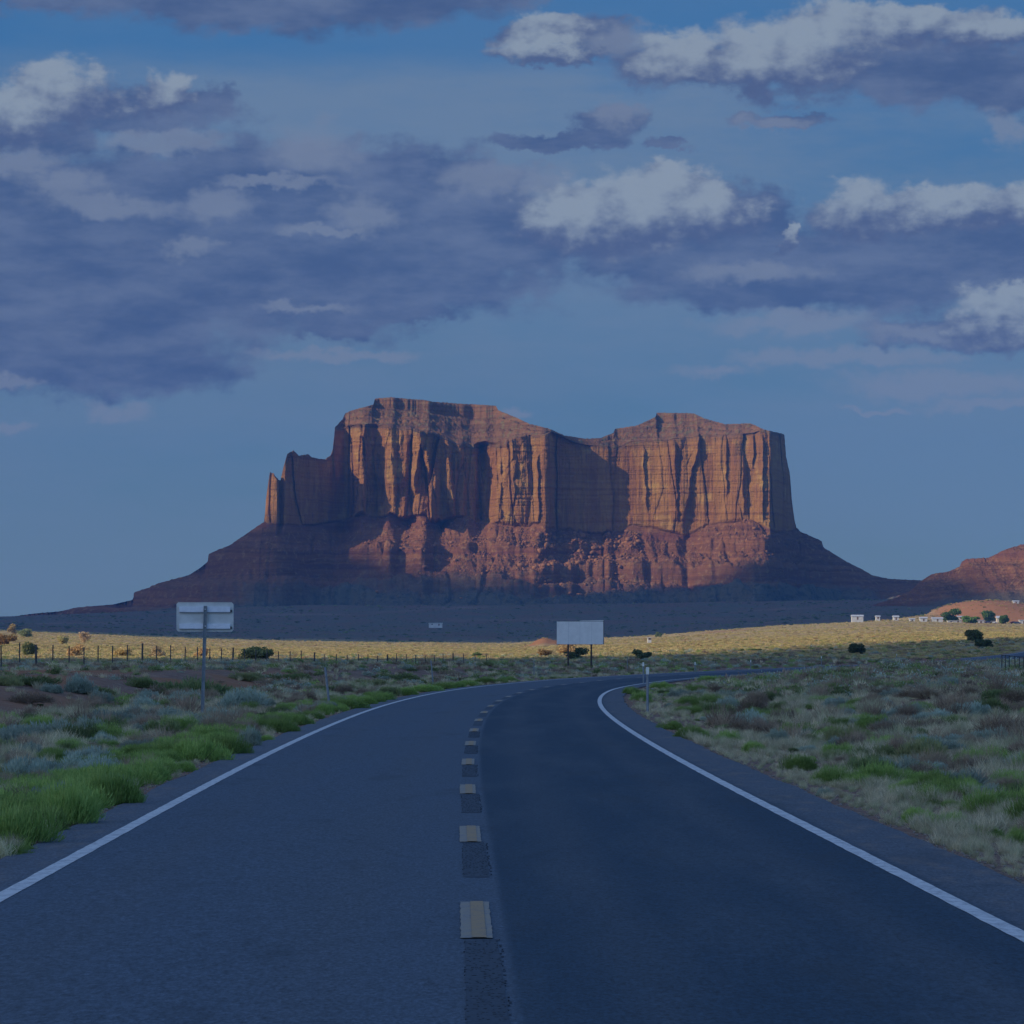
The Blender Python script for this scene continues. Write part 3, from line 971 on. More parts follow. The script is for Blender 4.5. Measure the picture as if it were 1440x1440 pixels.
        d = d + (a1 - 0.5) * 18 + lu * 38 * (a2 - 0.5) * 1.5 + (1 - ss(0, 0.10, ed)) * 4
        d = d + (b1 - 0.5) * 4 + lv * 13 * (b2 - 0.5) * 0.8 + (c1 - 0.5) * 1.4 + (1 - ss(0, 0.12, ed2)) * 1.5
        # alcove arches
        alc = ss(0.05, 0.25, fbm(bendx * 0.022 + 3, z * 0.014, 0, 95, 2)) * 8
        right = ss(885, 925, px) * (1 - ss(1070, 1085, px))
        rec = ss(781, 786, px) * (1 - ss(900, 925, px))
        k = 1.0 - 0.74 * right - 0.80 * rec
        k = k * np.where(px < 490, 0.35, 1.0) * (1 - 0.75 * ss(735, 755, px) * (1 - ss(776, 781, px)))
        # named ribs: the wall comes forward to the right and then steps back
        rib = np.zeros(n)
        pyz = HZ - (z - CH) * F / Dc
        for r0, r1, am, sl, y0, y1 in ((490, 513, 12, 0.0, 596, 668), (497, 516, 7, -0.15, 660, 740), (536, 586, 20, -0.12, 600, 700), (532, 574, 13, 0.02, 690, 745), (604, 634, 9, 0.08, 600, 735), (641, 652, 5, 0.0, 625, 735),
                                       (655, 676, 9, 0.10, 612, 690), (690, 704, 5, 0.0, 640, 735), (706, 724, 6, -0.05, 650, 740), (728, 742, 5, 0.05, 620, 700), (744, 757, 6, 0.0, 640, 742),
                                       (892, 906, 3.5, 0.05, 628, 722), (925, 950, 5, 0.03, 620, 735), (955, 975, 5.5, -0.20, 612, 735), (1000, 1022, 4, 0.02, 612, 700), (1028, 1045, 5, 0.02, 640, 728), (1048, 1060, 4.5, 0.0, 608, 660), (1062, 1073, 4, 0.0, 608, 735)):
            wob = fbm(z * 0.06, r1 * 1.7, 0, 101, 3) * 6
            e1 = r1 + sl * (pyz - 660) + wob; e0 = r0 + sl * (pyz - 660) + wob * 0.5
            u = (px - e0) / (e1 - e0)
            vv = ss(y0 - 8, y0 + 14, pyz) * (1 - ss(y1 - 18, y1 + 6, pyz))
            am2 = am * (0.85 if r1 < 800 else 1.1)
            rib = rib - am2 * np.clip(u, 0, 1) ** 1.3 * (u < 1) * vv - am2 * np.clip(1 - (u - 1) * 9, 0, 1) * (u >= 1) * vv
        led = rib + fbm(x * 0.004, z * 0.30, 0, 97, 3) * 2.2 + fbm(x * 0.002, z * 0.09, 0, 99, 2) * 2.5
        D = Dc + (d * k + alc * k + led) * amp + 10 * t * cliffness
        # flare at the foot: bedded lower wall steps out
        D = D - (1 - ss(0, 0.16, t)) * 0 * amp
        rowsV.append(np.stack([x, D, z], 1))
        capm = ss(0.93, 1.0, t + fbm(x * 0.02, 0, 0, 12, 2) * 0.05) * 0.6
        zone.append(np.stack([cliffness * ss(0, 0.04, t), (1 - cliffness) * 0.2, cliffness * capm], 1))
    Dtop = rowsV[-1][:, 1]
    # ---- cap: ledgy slope back to the skyline
    NK = 70
    hcap = np.maximum((ctop - sky), 0.3) * Dc / F
    back = np.clip(hcap * 2.2, 3, 130)
    for i in range(1, NK + 1):
        t = i / NK
        kk = ss(0.0, 0.12, t)
        wide = ss(482, 500, px) * (1 - ss(1060, 1080, px))
        D = Dtop * (1 - kk * wide) + (np.minimum(Dm, Dw) + 8) * kk * wide + back * t
        # stepped: two ledges
        tt = t + 0.055 * np.sin(t * 2 * math.pi * 3 + fbm(X0 * 0.01, 0, 0, 14, 2) * 3)
        tt = np.clip(tt, 0, 1)
        zt0 = ztop
        zs = zof(sky, Dtop * (1 - wide) + (np.minimum(Dm, Dw) + 8) * wide + back)
        # caprock rim: last tenth steep
        rim = ss(520, 526, px) * (1 - ss(697, 702, px)) + ss(925, 928, px) * (1 - ss(979, 983, px))
        tr = np.clip(tt, 0, 1) * (1 - 0.22 * rim) + 0.22 * rim * ss(0.93, 0.97, t)
        z = zt0 + (zs - zt0) * tr
        z = z + (np.abs(fbm(X0 * 0.07, D * 0.09, 0, 15, 5, 0.62)) * 9 - 1.2 + fbm(X0 * 0.02, D * 0.03, 0, 16, 3) * 11 + fbm(X0 * 0.25, D * 0.25, 0, 19, 3) * 2.0) * math.sin(math.pi * t) * np.clip(hcap / 15, 0, 1)
        rowsV.append(np.stack([X0, D, z], 1))
        zone.append(np.stack([np.zeros(n), (1 - cliffness), cliffness], 1))
    # top and back
    zs = rowsV[-1][:, 2]; Ds = rowsV[-1][:, 1]
    for j, (dd, dr) in enumerate(((25, 1.5), (60, 3), (110, 8), (150, 40), (170, 90), (260, 140), (420, 190), (700, 260))):
        z = np.maximum(zs - dr - dd * 0.01, 5)
        rowsV.append(np.stack([X0, Ds + dd, z], 1))
        zone.append(np.stack([np.zeros(n), np.zeros(n), np.ones(n)], 1))
    V = np.array(rowsV); R = len(rowsV)
    # relation of world X to depth: keep vertical walls where they belong
    idx = np.arange(R * n).reshape(R, n)
    Q = np.stack([idx[:-1, :-1], idx[:-1, 1:], idx[1:, 1:], idx[1:, :-1]], -1).reshape(-1, 4)
    o = mesh_np('butte', V.reshape(-1, 3), Q, M_rock, smooth=False, cols={'zone': np.array(zone).reshape(-1, 3)})
    tag(o, 'tall orange sandstone butte with two humps above its red talus slopes', 'butte', kind='structure')
    return V[:NT_ + 1], px


talusV, talus_px = build_butte()

SKY2 = [(1180, 862), (1230, 850), (1262, 840), (1285, 828), (1300, 814), (1311, 807), (1333, 804), (1351, 796), (1357.5, 794), (1358.5, 786), (1391, 784), (1413, 773), (1440, 764), (1480, 748), (1560, 720), (1640, 700), (1720, 760), (1900, 850)]


def build_hill():
    px = np.concatenate([np.arange(1180, 1460, 0.9), np.arange(1460, 1900, 5)])
    n = len(px)
    Dc = 3850 - 60 * ss(1300, 1440, px)
    sky = pinterp(px, SKY2) + fbm(px * 0.2, 3, 0, 131, 4) * 2.0
    zof = lambda py, D: CH + (HZ - py) * D / F
    zb = zof(sky, Dc)
    rows = []; zone = []
    X0 = (px - 720) * Dc / F
    N = 200
    run = 300
    zf = zof(np.full(n, 862.0), Dc - run)
    for i in range(N + 1):
        t = i / N
        z = zf + (zb - zf) * (0.35 * t + 0.65 * t ** 1.7)
        D = Dc - run * (1 - t) - fbm(px * 0.02, 0, 0, 141, 3) * 60 * math.sin(math.pi * t)
        st = 0
        for zc, hg in ((88, 6), (72, 4), (104, 5)):
            q = (z + fbm(X0 * 0.01, 0, 0, 142, 2) * 4 - zc) / hg
            st = st + hg * 0.5 * np.clip(q * 2, -1, 1) * np.exp(-q * q * 0.5)
        z = z + st * ss(0.3, 0.5, t) * (1 - ss(0.97, 1, t))
        z = z + (fbm(X0 * 0.04, D * 0.04, 0, 143, 5, 0.6) * 6 + np.abs(fbm(X0 * 0.15, D * 0.15, 0, 145, 4, 0.6)) * 5) * ss(0.2, 0.6, t)
        z = np.minimum(z, zof(sky, D))
        rows.append(np.stack([X0, D, z], 1))
        zone.append(np.stack([np.zeros(n), np.full(n, float(ss(0.65, 0.35, t)) * 0.8), np.zeros(n)], 1))
    zs = rows[-1][:, 2]
    for dd, dr in ((40, 2), (120, 20), (300, 80), (500, 120)):
        rows.append(np.stack([X0, rows[N][:, 1] + dd, zs - dr], 1))
        zone.append(np.zeros((n, 3)))
    V = np.array(rows); R = len(rows)
    idx = np.arange(R * n).reshape(R, n)
    Q = np.stack([idx[:-1, :-1], idx[:-1, 1:], idx[1:, 1:], idx[1:, :-1]], -1).reshape(-1, 4)
    o = mesh_np('hills', V.reshape(-1, 3), Q, M_rock, cols={'zone': np.array(zone).reshape(-1, 3)})
    tag(o, kind='structure')


build_hill()


def ico_rock(seed, sub=1):
    """an irregular angular boulder as numpy arrays"""
    import bmesh
    bm = bmesh.new()
    bmesh.ops.create_icosphere(bm, subdivisions=sub, radius=1.0)
    r = np.random.default_rng(seed)
    V = np.array([v.co[:] for v in bm.verts])
    Fc = np.array([[v.index for v in f.verts] for f in bm.faces])
    bm.free()
    for _ in range(5):
        d = r.normal(size=3); d /= np.linalg.norm(d)
        s = V @ d
        V = V - np.outer(np.maximum(s - r.uniform(0.45, 0.75), 0), d)
    V = V * r.uniform(0.7, 1.3, 3) * (1 + r.normal(size=(len(V), 1)) * 0.06)
    return V, Fc


def merge_rocks(pts, sizes, seed=0, squash=0.8):
    r = np.random.default_rng(seed)
    protos = [ico_rock(s, 1) for s in range(6)]
    Vs = []; Fs = []; b = 0
    for p, s in zip(pts, sizes):
        V, Fc = protos[r.integers(6)]
        a = r.uniform(0, 6.28); c, sn = math.cos(a), math.sin(a)
        R = np.array([[c, -sn, 0], [sn, c, 0], [0, 0, 1]])
        W = (V @ R.T) * s * np.array([1, 1, squash]) + p
        Vs.append(W); Fs.append(Fc + b); b += len(V)
    return np.concatenate(Vs), np.concatenate(Fs)


def build_rubble():
    r = np.random.default_rng(5)
    R, n, _ = talusV.shape
    pts = []; sz = []
    for k in range(11000):
        i = int(R * (1 - abs(r.normal()) * 0.16)) - 1
        j = r.integers(0, n)
        if i < R * 0.4 or i >= R: continue
        p = talus_px[j]
        if p < 500 or p > 1150: continue
        dens = 1.0 if 730 < p < 900 else (0.35 if 560 < p <= 730 else 0.12)
        if r.random() > dens: continue
        pts.append(talusV[i, j] + np.array([0, 0, 0.3]))
        s = 0.7 + r.pareto(2.3) * 0.9
        sz.append(min(s, 4.5) * (1.0 if 730 < p < 900 else 0.75))
    V, Fc = merge_rocks(pts, sz, 3)
    o = mesh_np('talus_boulders', V, Fc, M_boul)
    tag(o, 'angular fallen boulders strewn over the slope below the cliff', 'boulders', kind='stuff')


build_rubble()

# ------------------------------------------------------------------ clouds whose shade lies on the land
M_cloud = plain('cloud_white', (0.80, 0.82, 0.86), 1.0, 0, 0.1, 0.002)


def shadow_cloud(poly, height, name, label, seed):
    """poly: outline of the shade on the ground (z = 0); the cloud hangs up-sun of it"""
    poly = np.array(poly, float)
    shift = TO_SUN * (height / TO_SUN[2])
    lo = poly.min(0) - 50; hi = poly.max(0) + 50
    st = 22.0
    xs = np.arange(lo[0], hi[0], st); ys = np.arange(lo[1], hi[1], st)
    Y, X = np.meshgrid(ys, xs, indexing='ij')
    x = X.ravel() + fbm(X.ravel() * 0.004, Y.ravel() * 0.004, 0, seed, 4) * 110
    y = Y.ravel() + fbm(X.ravel() * 0.004, Y.ravel() * 0.004, 0, seed + 50, 4) * 70
    inside = np.zeros(len(x), bool); dist = np.full(len(x), 1e9)
    m = len(poly)
    for i in range(m):
        a = poly[i]; b = poly[(i + 1) % m]
        cond = ((a[1] > y) != (b[1] > y)) & (x < (b[0] - a[0]) * (y - a[1]) / (b[1] - a[1] + 1e-12) + a[0])
        inside ^= cond
        ab = b - a
        t = np.clip(((x - a[0]) * ab[0] + (y - a[1]) * ab[1]) / (ab @ ab), 0, 1)
        dist = np.minimum(dist, np.hypot(x - a[0] - ab[0] * t, y - a[1] - ab[1] * t))
    sd = np.where(inside, dist, 0)
    top = np.sqrt(np.clip(sd / 260, 0, 1)) * (150 + 60 * fbm(x * 0.006, y * 0.006, 0, seed + 9, 4))
    bot = -np.sqrt(np.clip(sd / 260, 0, 1)) * 25
    keep = (sd > 0).reshape(Y.shape)
    idx = np.arange(len(x)).reshape(Y.shape)
    q = keep[:-1, :-1] | keep[:-1, 1:] | keep[1:, 1:] | keep[1:, :-1]
    Q = np.stack([idx[:-1, :-1], idx[:-1, 1:], idx[1:, 1:], idx[1:, :-1]], -1)[q]
    # no displacement of grid itself, so the outline follows the warped mask
    Vt = np.stack([X.ravel(), Y.ravel(), top + 0.5], 1); Vb = np.stack([X.ravel(), Y.ravel(), bot - 0.5], 1)
    V = np.concatenate([Vt, Vb]); 
    o = mesh_np(name, V, [Q, Q[:, ::-1] + len(x)], M_cloud, smooth=True, loc=[float(v) for v in shift])
    tag(o, kind='structure')
    return o


shadow_cloud([(-900, -700), (900, -700), (1500, 300), (700, 800), (170, 745), (112, 740), (92, 735), (60, 680), (25, 612), (0, 600), (-30, 578), (-75, 560), (-300, 560), (-900, 500)], 1500, 'cloud', None, 3)
shadow_cloud([(-1900, 2500), (-400, 2440), (-330, 2380), (-160, 2440), (0, 2460), (90, 2500), (215, 2560), (330, 3000), (420, 3250), (455, 3650), (470, 3900), (640, 4100), (800, 4250), (720, 4385), (560, 4420), (400, 4425), (250, 4395), (100, 4385), (20, 4410), (-40, 4545),
              (-200, 4590), (-330, 4560), (-430, 4500), (-700, 4350), (-1900, 4300)], 1700, 'cloud', None, 8)

# ------------------------------------------------------------------ plant prototypes (unlinked from the scene; instanced or copied)
PROTO = {}


def blades(n, base_fn, tip_fn, width, r, taper=0.25, bend=0.25):
    """n leaf blades, each two quads, bent; returns verts, faces, tint"""
    B = base_fn(n, r); Tp = tip_fn(n, r, B)
    d = Tp - B
    L = np.linalg.norm(d, axis=1, keepdims=True)
    side = np.cross(d, r.normal(size=(n, 3)))
    side /= np.linalg.norm(side, axis=1, keepdims=True) + 1e-9
    w = width * r.uniform(0.6, 1.4, (n, 1))
    mid = (B + Tp) / 2 + r.normal(size=(n, 3)) * L * bend * 0.3
    V = np.stack([B - side * w * .5, B + side * w * .5, mid - side * w * .55, mid + side * w * .55, Tp - side * w * taper * .5, Tp + side * w * taper * .5], 1).reshape(-1, 3)
    k = np.arange(n)[:, None] * 6
    Fq = np.concatenate([k + np.array([[0, 1, 3, 2]]), k + np.array([[2, 3, 5, 4]])])
    tint = np.repeat(r.random(n), 6)
    return V, Fq, tint


def shrub_proto(kind, seed, n, lod=False):
    r = np.random.default_rng(seed)
    # several lobes make the mound uneven
    nl = {'rab': 13, 'sage': 8, 'dead': 6, 'oliv': 8, 'yel': 5, 'gold': 6}.get(kind, 6)
    C = np.stack([r.uniform(-0.62, 0.62, nl), r.uniform(-0.62, 0.62, nl), r.uniform(0.0, 0.12, nl)], 1)
    Rr = r.uniform(0.36, 0.62, nl)
    Hh = r.uniform(0.42, 0.95, nl) * (1 - 0.35 * np.hypot(C[:, 0], C[:, 1]))
    # blades start on a shell inside each lobe and point out/up
    def base(n, r):
        li = r.integers(0, nl, n)
        ph = r.uniform(0, 2 * math.pi, n)
        el = np.arcsin(r.uniform(0.0, 1.0, n))
        dirn = np.stack([np.cos(ph) * np.cos(el), np.sin(ph) * np.cos(el), np.sin(el)], 1)
        base.dirn = dirn; base.li = li
        s = r.uniform(0.45, 0.92, n)[:, None]
        return C[li] + dirn * np.stack([Rr[li], Rr[li], Hh[li]], 1) * s
    up = {'twig': 0.8, 'rab': 1.1, 'sage': 0.9, 'dead': 0.35, 'oliv': 0.8, 'yel': 1.4, 'gold': 1.0}.get(kind, 1)
    ln = {'twig': 0.8, 'rab': 0.15, 'sage': 0.15, 'dead': 0.30, 'oliv': 0.22, 'yel': 0.42, 'gold': 0.28}.get(kind, .25)
    def tip(n, r, B):
        d = base.dirn + np.array([0, 0, up]) + r.normal(size=(n, 3)) * (0.45 if kind == 'dead' else 0.28)
        d /= np.linalg.norm(d, axis=1, keepdims=True)
        T = B + d * ln * r.uniform(0.5, 1.25, (n, 1))
        return T
    wd = {'twig': 0.018, 'rab': 0.011, 'sage': 0.019, 'dead': 0.010, 'oliv': 0.022, 'yel': 0.03, 'gold': 0.03}.get(kind, .02)
    if lod: wd *= 4.2 if kind != 'dead' else 5.0
    V, Fq, tint = blades(n, base, tip, wd, r)
    V[:, 2] = np.maximum(V[:, 2], -0.02)
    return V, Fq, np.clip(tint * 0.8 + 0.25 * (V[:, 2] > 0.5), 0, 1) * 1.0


def grass_proto(seed, n, lod=False):
    r = np.random.default_rng(seed)
    def base(n, r):
        a = r.uniform(0, 6.283, n); q = r.uniform(0, 0.28, n)
        return np.stack([np.cos(a) * q, np.sin(a) * q, np.full(n, -0.02)], 1)
    def tip(n, r, B):
        d = np.stack([B[:, 0] * 1.3, B[:, 1] * 1.3, np.ones(n)], 1) + r.normal(size=(n, 3)) * [0.28, 0.28, 0.1]
        d /= np.linalg.norm(d, axis=1, keepdims=True)
        return B + d * r.uniform(0.35, 1.0, (n, 1))
    return blades(n, base, tip, 0.014 * (3.5 if lod else 1), r, 0.15, 0.35)


def make_proto(name, kind, seed, n, mat, lod=False):
    V, Fq, tint = grass_proto(seed, n, lod) if kind == 'grass' else shrub_proto(kind, seed, n, lod)
    o = mesh_np(name, V, Fq, mat, cols={'tint': tint}, link=False)
    return o


def family(key, name, kind, mat, n, k, lod=False, s0=0):
    PROTO[key] = [make_proto(name, kind, s0 + 10 * i + 1, n, mat, lod) for i in range(k)]


family('rab', 'rabbitbrush', 'rab', L_rab, 7500, 4, s0=100)
family('sage', 'sagebrush', 'sage', L_sage, 4200, 3, s0=200)
family('dead', 'dry_brush', 'dead', L_dead, 2000, 3, s0=300)
family('oliv', 'olive_brush', 'oliv', L_rab2, 2800, 3, s0=400)
family('grass', 'grass_tuft', 'grass', L_grass, 150, 4, s0=500)
family('twig', 'bare_twigs', 'twig', L_dead, 260, 2, s0=550)
family('rabL', 'rabbitbrush', 'rab', L_rab, 260, 2, True, s0=600)
family('sageL', 'sagebrush', 'sage', L_sage, 200, 2, True, s0=650)
family('deadL', 'dry_brush', 'dead', L_dead, 220, 2, True, s0=700)
family('olivL', 'olive_brush', 'oliv', L_rab2, 220, 2, True, s0=750)
family('grassL', 'grass_tuft', 'grass', L_grass, 40, 2, True, s0=800)
family('yelL', 'yellow_tuft', 'yel', L_yel, 70, 3, True, s0=850)
family('goldL', 'golden_brush', 'gold', L_yel2, 150, 2, True, s0=900)
family('juniL', 'dark_brush', 'oliv', L_juni, 150, 2, True, s0=950)


def scatter(name, keys, pts, scl, rotz, pick, label, cat):
    """one 'stuff' object: prototypes instanced on points by geometry nodes"""
    pc = bpy.data.collections.new(name + '_source')
    protos = [o for k in keys for o in PROTO[k]]
    # pick: index into keys per point -> random variant of that key
    counts = [len(PROTO[k]) for k in keys]
    starts = np.concatenate([[0], np.cumsum(counts)[:-1]])
    idx = np.array([starts[p] + random.randrange(counts[p]) for p in pick], dtype=np.int32)
    for i, o in enumerate(protos):
        c = bpy.data.objects.new('%s_%02d' % (name, i), o.data)
        pc.objects.link(c)
    me = bpy.data.meshes.new(name)
    me.vertices.add(len(pts))
    me.vertices.foreach_set('co', np.asarray(pts, np.float32).ravel())
    a = me.attributes.new('pick', 'INT', 'POINT'); a.data.foreach_set('value', idx)
    a = me.attributes.new('scl', 'FLOAT_VECTOR', 'POINT'); a.data.foreach_set('vector', np.asarray(scl, np.float32).ravel())
    rot = np.zeros((len(pts), 3), np.float32); rot[:, 2] = rotz
    a = me.attributes.new('rot', 'FLOAT_VECTOR', 'POINT'); a.data.foreach_set('vector', rot.ravel())
    o = bpy.data.objects.new(name, me)
    COL.objects.link(o)
    ng = bpy.data.node_groups.new(name, 'GeometryNodeTree')
    ng.interface.new_socket('Geometry', in_out='INPUT', socket_type='NodeSocketGeometry')
    ng.interface.new_socket('Geometry', in_out='OUTPUT', socket_type='NodeSocketGeometry')
    gi = ng.nodes.new('NodeGroupInput'); go = ng.nodes.new('NodeGroupOutput')
    ip = ng.nodes.new('GeometryNodeInstanceOnPoints')
    ci = ng.nodes.new('GeometryNodeCollectionInfo')
    ci.inputs['Collection'].default_value = pc
    ci.inputs['Separate Children'].default_value = True
    ci.inputs['Reset Children'].default_value = True
    def named(nm, ty):
        n = ng.nodes.new('GeometryNodeInputNamedAttribute')
        n.data_type = ty
        n.inputs['Name'].default_value = nm
        return [s for s in n.outputs if s.name == 'Attribute' and s.enabled][0]
    L = ng.links.new
    L(gi.outputs[0], ip.inputs['Points'])
    L(ci.outputs[0], ip.inputs['Instance'])
    ip.inputs['Pick Instance'].default_value = True
    L(named('pick', 'INT'), ip.inputs['Instance Index'])
    er = ng.nodes.new('FunctionNodeEulerToRotation')
    L(named('rot', 'FLOAT_VECTOR'), er.inputs[0])
    L(er.outputs[0], ip.inputs['Rotation'])
    L(named('scl', 'FLOAT_VECTOR'), ip.inputs['Scale'])
    L(ip.outputs[0], go.inputs[0])
    md = o.modifiers.new('scatter', 'NODES')
    md.node_group = ng
    tag(o, label, cat, kind='stuff')
    return o


def gz(x, y):
    return float(ground_z(np.array([x]), np.array([y]))[0]) - 0.05


# ------------------------------------------------------------------ individual shrubs
ORD = ['nearest', 'second nearest', 'third nearest', 'fourth nearest', 'fifth nearest', 'sixth nearest', 'seventh nearest', 'eighth nearest', 'ninth nearest', 'tenth nearest',
       'eleventh nearest', 'twelfth nearest', 'thirteenth nearest', 'fourteenth nearest', 'fifteenth nearest', 'sixteenth nearest', 'seventeenth nearest', 'eighteenth nearest',
       'nineteenth nearest', 'twentieth nearest', 'twenty-first nearest', 'twenty-second nearest', 'twenty-third nearest', 'twenty-fourth nearest', 'twenty-fifth nearest', 'twenty-sixth nearest',
       'twenty-seventh nearest', 'twenty-eighth nearest', 'twenty-ninth nearest', 'thirtieth nearest']
SHRUBS = []      # (kind, side text, cx, base y, width px, height px)
left_green = [(95, 1188, 120, 84), (48, 1172, 90, 56), (140, 1160, 110, 80), (186, 1132, 90, 74), (105, 1140, 110, 50), (160, 1108, 110, 48), (205, 1100, 70, 42), (238, 1070, 80, 40), (280, 1072, 80, 48),
              (318, 1062, 64, 44), (296, 1043, 90, 34), (330, 1048, 44, 22), (262, 1050, 60, 30), (404, 1030, 44, 28), (424, 1020, 30, 22), (408, 1042, 22, 14), (456, 1006, 30, 26), (438, 1012, 30, 20), (500, 997, 50, 24), (480, 1000, 20, 12),
              (520, 991, 34, 19), (552, 985, 40, 18), (574, 978, 40, 18), (600, 973, 40, 15), (628, 969, 36, 13), (656, 965, 34, 13), (688, 961, 40, 12), (713, 958.5, 30, 10), (345, 1036, 44, 22), (372, 1026, 40, 20), (250, 1086, 50, 26), (390, 1018, 36, 18), (468, 1002, 30, 16), (536, 988, 30, 14), (642, 967, 30, 12), (190, 1048, 32, 28), (135, 1042, 30, 22), (75, 1075, 44, 30), (10, 1205, 70, 24), (45, 1198, 50, 22), (168, 990, 30, 15)]
right_green = [(957, 1038, 46, 28), (925, 1025, 34, 18), (985, 1040, 36, 20), (1025, 1046, 44, 24), (1125, 1084, 50, 34), (1172, 1104, 50, 36), (1207, 1108, 46, 28), (1330, 1168, 70, 38), (1290, 1158, 46, 34), (1396, 1146, 48, 34),
               (1425, 1086, 38, 28), (1380, 1178, 56, 26), (1430, 1190, 50, 36), (1268, 1122, 40, 22), (1060, 1060, 34, 26), (902, 986, 34, 20), (884, 976, 26, 15), (1310, 1132, 60, 22), (930, 968, 34, 12), (1000, 957, 50, 10), (1160, 988, 40, 14), (1190, 1000, 36, 14)]
left_sage = [(370, 1050, 38, 40), (345, 1000, 66, 36), (258, 990, 52, 28), (110, 978, 44, 30), (75, 975, 30, 20), (55, 1045, 110, 44), (160, 1022, 80, 34), (195, 1016, 60, 34), (235, 1018, 50, 26), (120, 1038, 60, 34), (278, 1022, 40, 26), (20, 1105, 70, 50), (115, 1090, 70, 36), (143, 988, 30, 24), (310, 1012, 56, 24)]
right_sage = [(1338, 1108, 84, 38), (1190, 1010, 50, 20), (1215, 1022, 50, 22), (1290, 1006, 40, 18), (1090, 966, 34, 14), (1130, 1040, 40, 22), (1408, 1125, 40, 24), (1250, 1030, 46, 22), (1035, 985, 60, 20), (1160, 1120, 26, 16)]
right_dead = [(1300, 1032, 80, 34), (1272, 1066, 56, 40), (1360, 1000, 90, 30), (1420, 1040, 80, 44), (1068, 990, 36, 24), (1010, 976, 40, 20), (1340, 1046, 60, 30), (1230, 1000, 60, 22), (1425, 1000, 60, 24), (1300, 985, 70, 20), (1180, 1040, 60, 22)]
left_dead = [(20, 1150, 60, 36), (230, 1012, 50, 22), (140, 1000, 44, 16), (40, 990, 60, 20), (70, 1008, 60, 20), (250, 1068, 40, 30), (330, 1034, 50, 26), (8, 1180, 50, 40), (18, 1075, 60, 24), (300, 985, 40, 20)]
left_olive = [(275, 980, 90, 34), (40, 965, 70, 18), (130, 965, 60, 18), (200, 968, 50, 20), (455, 975, 60, 16), (560, 952, 60, 13), (520, 965, 50, 13), (400, 958, 60, 16), (10, 962, 50, 22), (350, 958, 50, 16)]
right_olive = [(1385, 975, 60, 16), (1240, 970, 60, 14), (1150, 970, 50, 12), (1080, 1010, 60, 20), (1100, 1035, 50, 18), (1010, 1005, 50, 20), (980, 990, 40, 18), (1190, 1070, 60, 24), (1230, 1080, 50, 26), (1400, 1070, 50, 20)]
STEM = None


def stem_mesh():
    mb = MB()
    r = random.Random(4)
    for i in range(9):
        a = r.uniform(0, 6.28); e = r.uniform(0.3, 0.6)
        mb.tube((math.cos(a) * 0.04, math.sin(a) * 0.04, -0.05), (math.cos(a) * e, math.sin(a) * e, r.uniform(0.25, 0.45)), 0.022, 0.008, 5)
    o = mb.build('stem', M_twig)
    return o


def place_shrubs():
    stem0 = stem_mesh()
    first = True
    specs = [(left_green, 'rab', 'rabbitbrush', 'bright green feathery bush', 'to the left of the road', 'green bushes left of the road'),
             (right_green, 'rab', 'rabbitbrush', 'bright green feathery bush', 'to the right of the road', 'green bushes right of the road'),
             (left_sage, 'sage', 'sagebrush', 'pale blue-green sage bush', 'to the left of the road', 'sage bushes left of the road'),
             (right_sage, 'sage', 'sagebrush', 'pale blue-green sage bush', 'to the right of the road', 'sage bushes right of the road'),
             (left_dead, 'dead', 'dry_brush', 'dry grey twiggy bush', 'to the left of the road', 'dry bushes left of the road'),
             (right_dead, 'dead', 'dry_brush', 'dry grey twiggy bush', 'to the right of the road', 'dry bushes right of the road'),
             (left_olive, 'oliv', 'olive_brush', 'dark olive low bush', 'to the left of the road', 'dark olive bushes left of the road'),
             (right_olive, 'oliv', 'olive_brush', 'dark olive low bush', 'to the right of the road', 'dark olive bushes right of the road')]
    spots = []
    for lst, key, nm, desc, where, grp in specs:
        lst = sorted(lst, key=lambda t: -t[1])
        for i, (cx, by, w, h) in enumerate(lst):
            # walk outwards until the ground row matches
            D = 20.0
            for _ in range(30):
                x = PXY(cx, D)
                zz = gz(x, D)
                D2 = (CH - zz) * F / (by - HZ)
                D = 0.6 * D + 0.4 * min(max(D2, 15), 500)
            x = PXY(cx, D)
            s = w * D / F / 1.75
            hs = h * D / F / 0.95
            # keep off the asphalt
            off = x - float(road_x(D))
            lim = (4.0 if off < 0 else 4.3) + s * 0.5
            if abs(off) < lim:
                x = float(road_x(D)) + math.copysign(lim, off)
            proto = PROTO[key][i % len(PROTO[key])]
            o = proto.copy()
            COL.objects.link(o)
            o.location = (x, D, gz(x, D) - 0.02)
            o.scale = (s, s * random.uniform(0.8, 1.1), hs)
            o.rotation_euler = (0, 0, random.uniform(0, 6.28))
            tag(o, '%s %s %s' % (ORD[i] if i < len(ORD) else 'distant number', desc, where), 'bush', grp)
            if i >= len(ORD):
                o['label'] = 'small far %s %s' % (desc, where)
            st = stem0.copy()
            COL.objects.link(st)
            st.parent = o
            spots.append((x, D, s))
    bpy.data.objects.remove(stem0)
    return spots


shrub_spots = place_shrubs()

# ------------------------------------------------------------------ ground cover (stuff)
def visible_pts(n, d0, d1, r, power=1.0, umax=0.142):
    """random points in the camera wedge; density falls with distance"""
    D = d0 * (d1 / d0) ** r.random(n) if power == 1.0 else np.sqrt(r.uniform(d0 ** 2, d1 ** 2, n))
    U = r.uniform(-umax, umax, n)
    return U * D, D


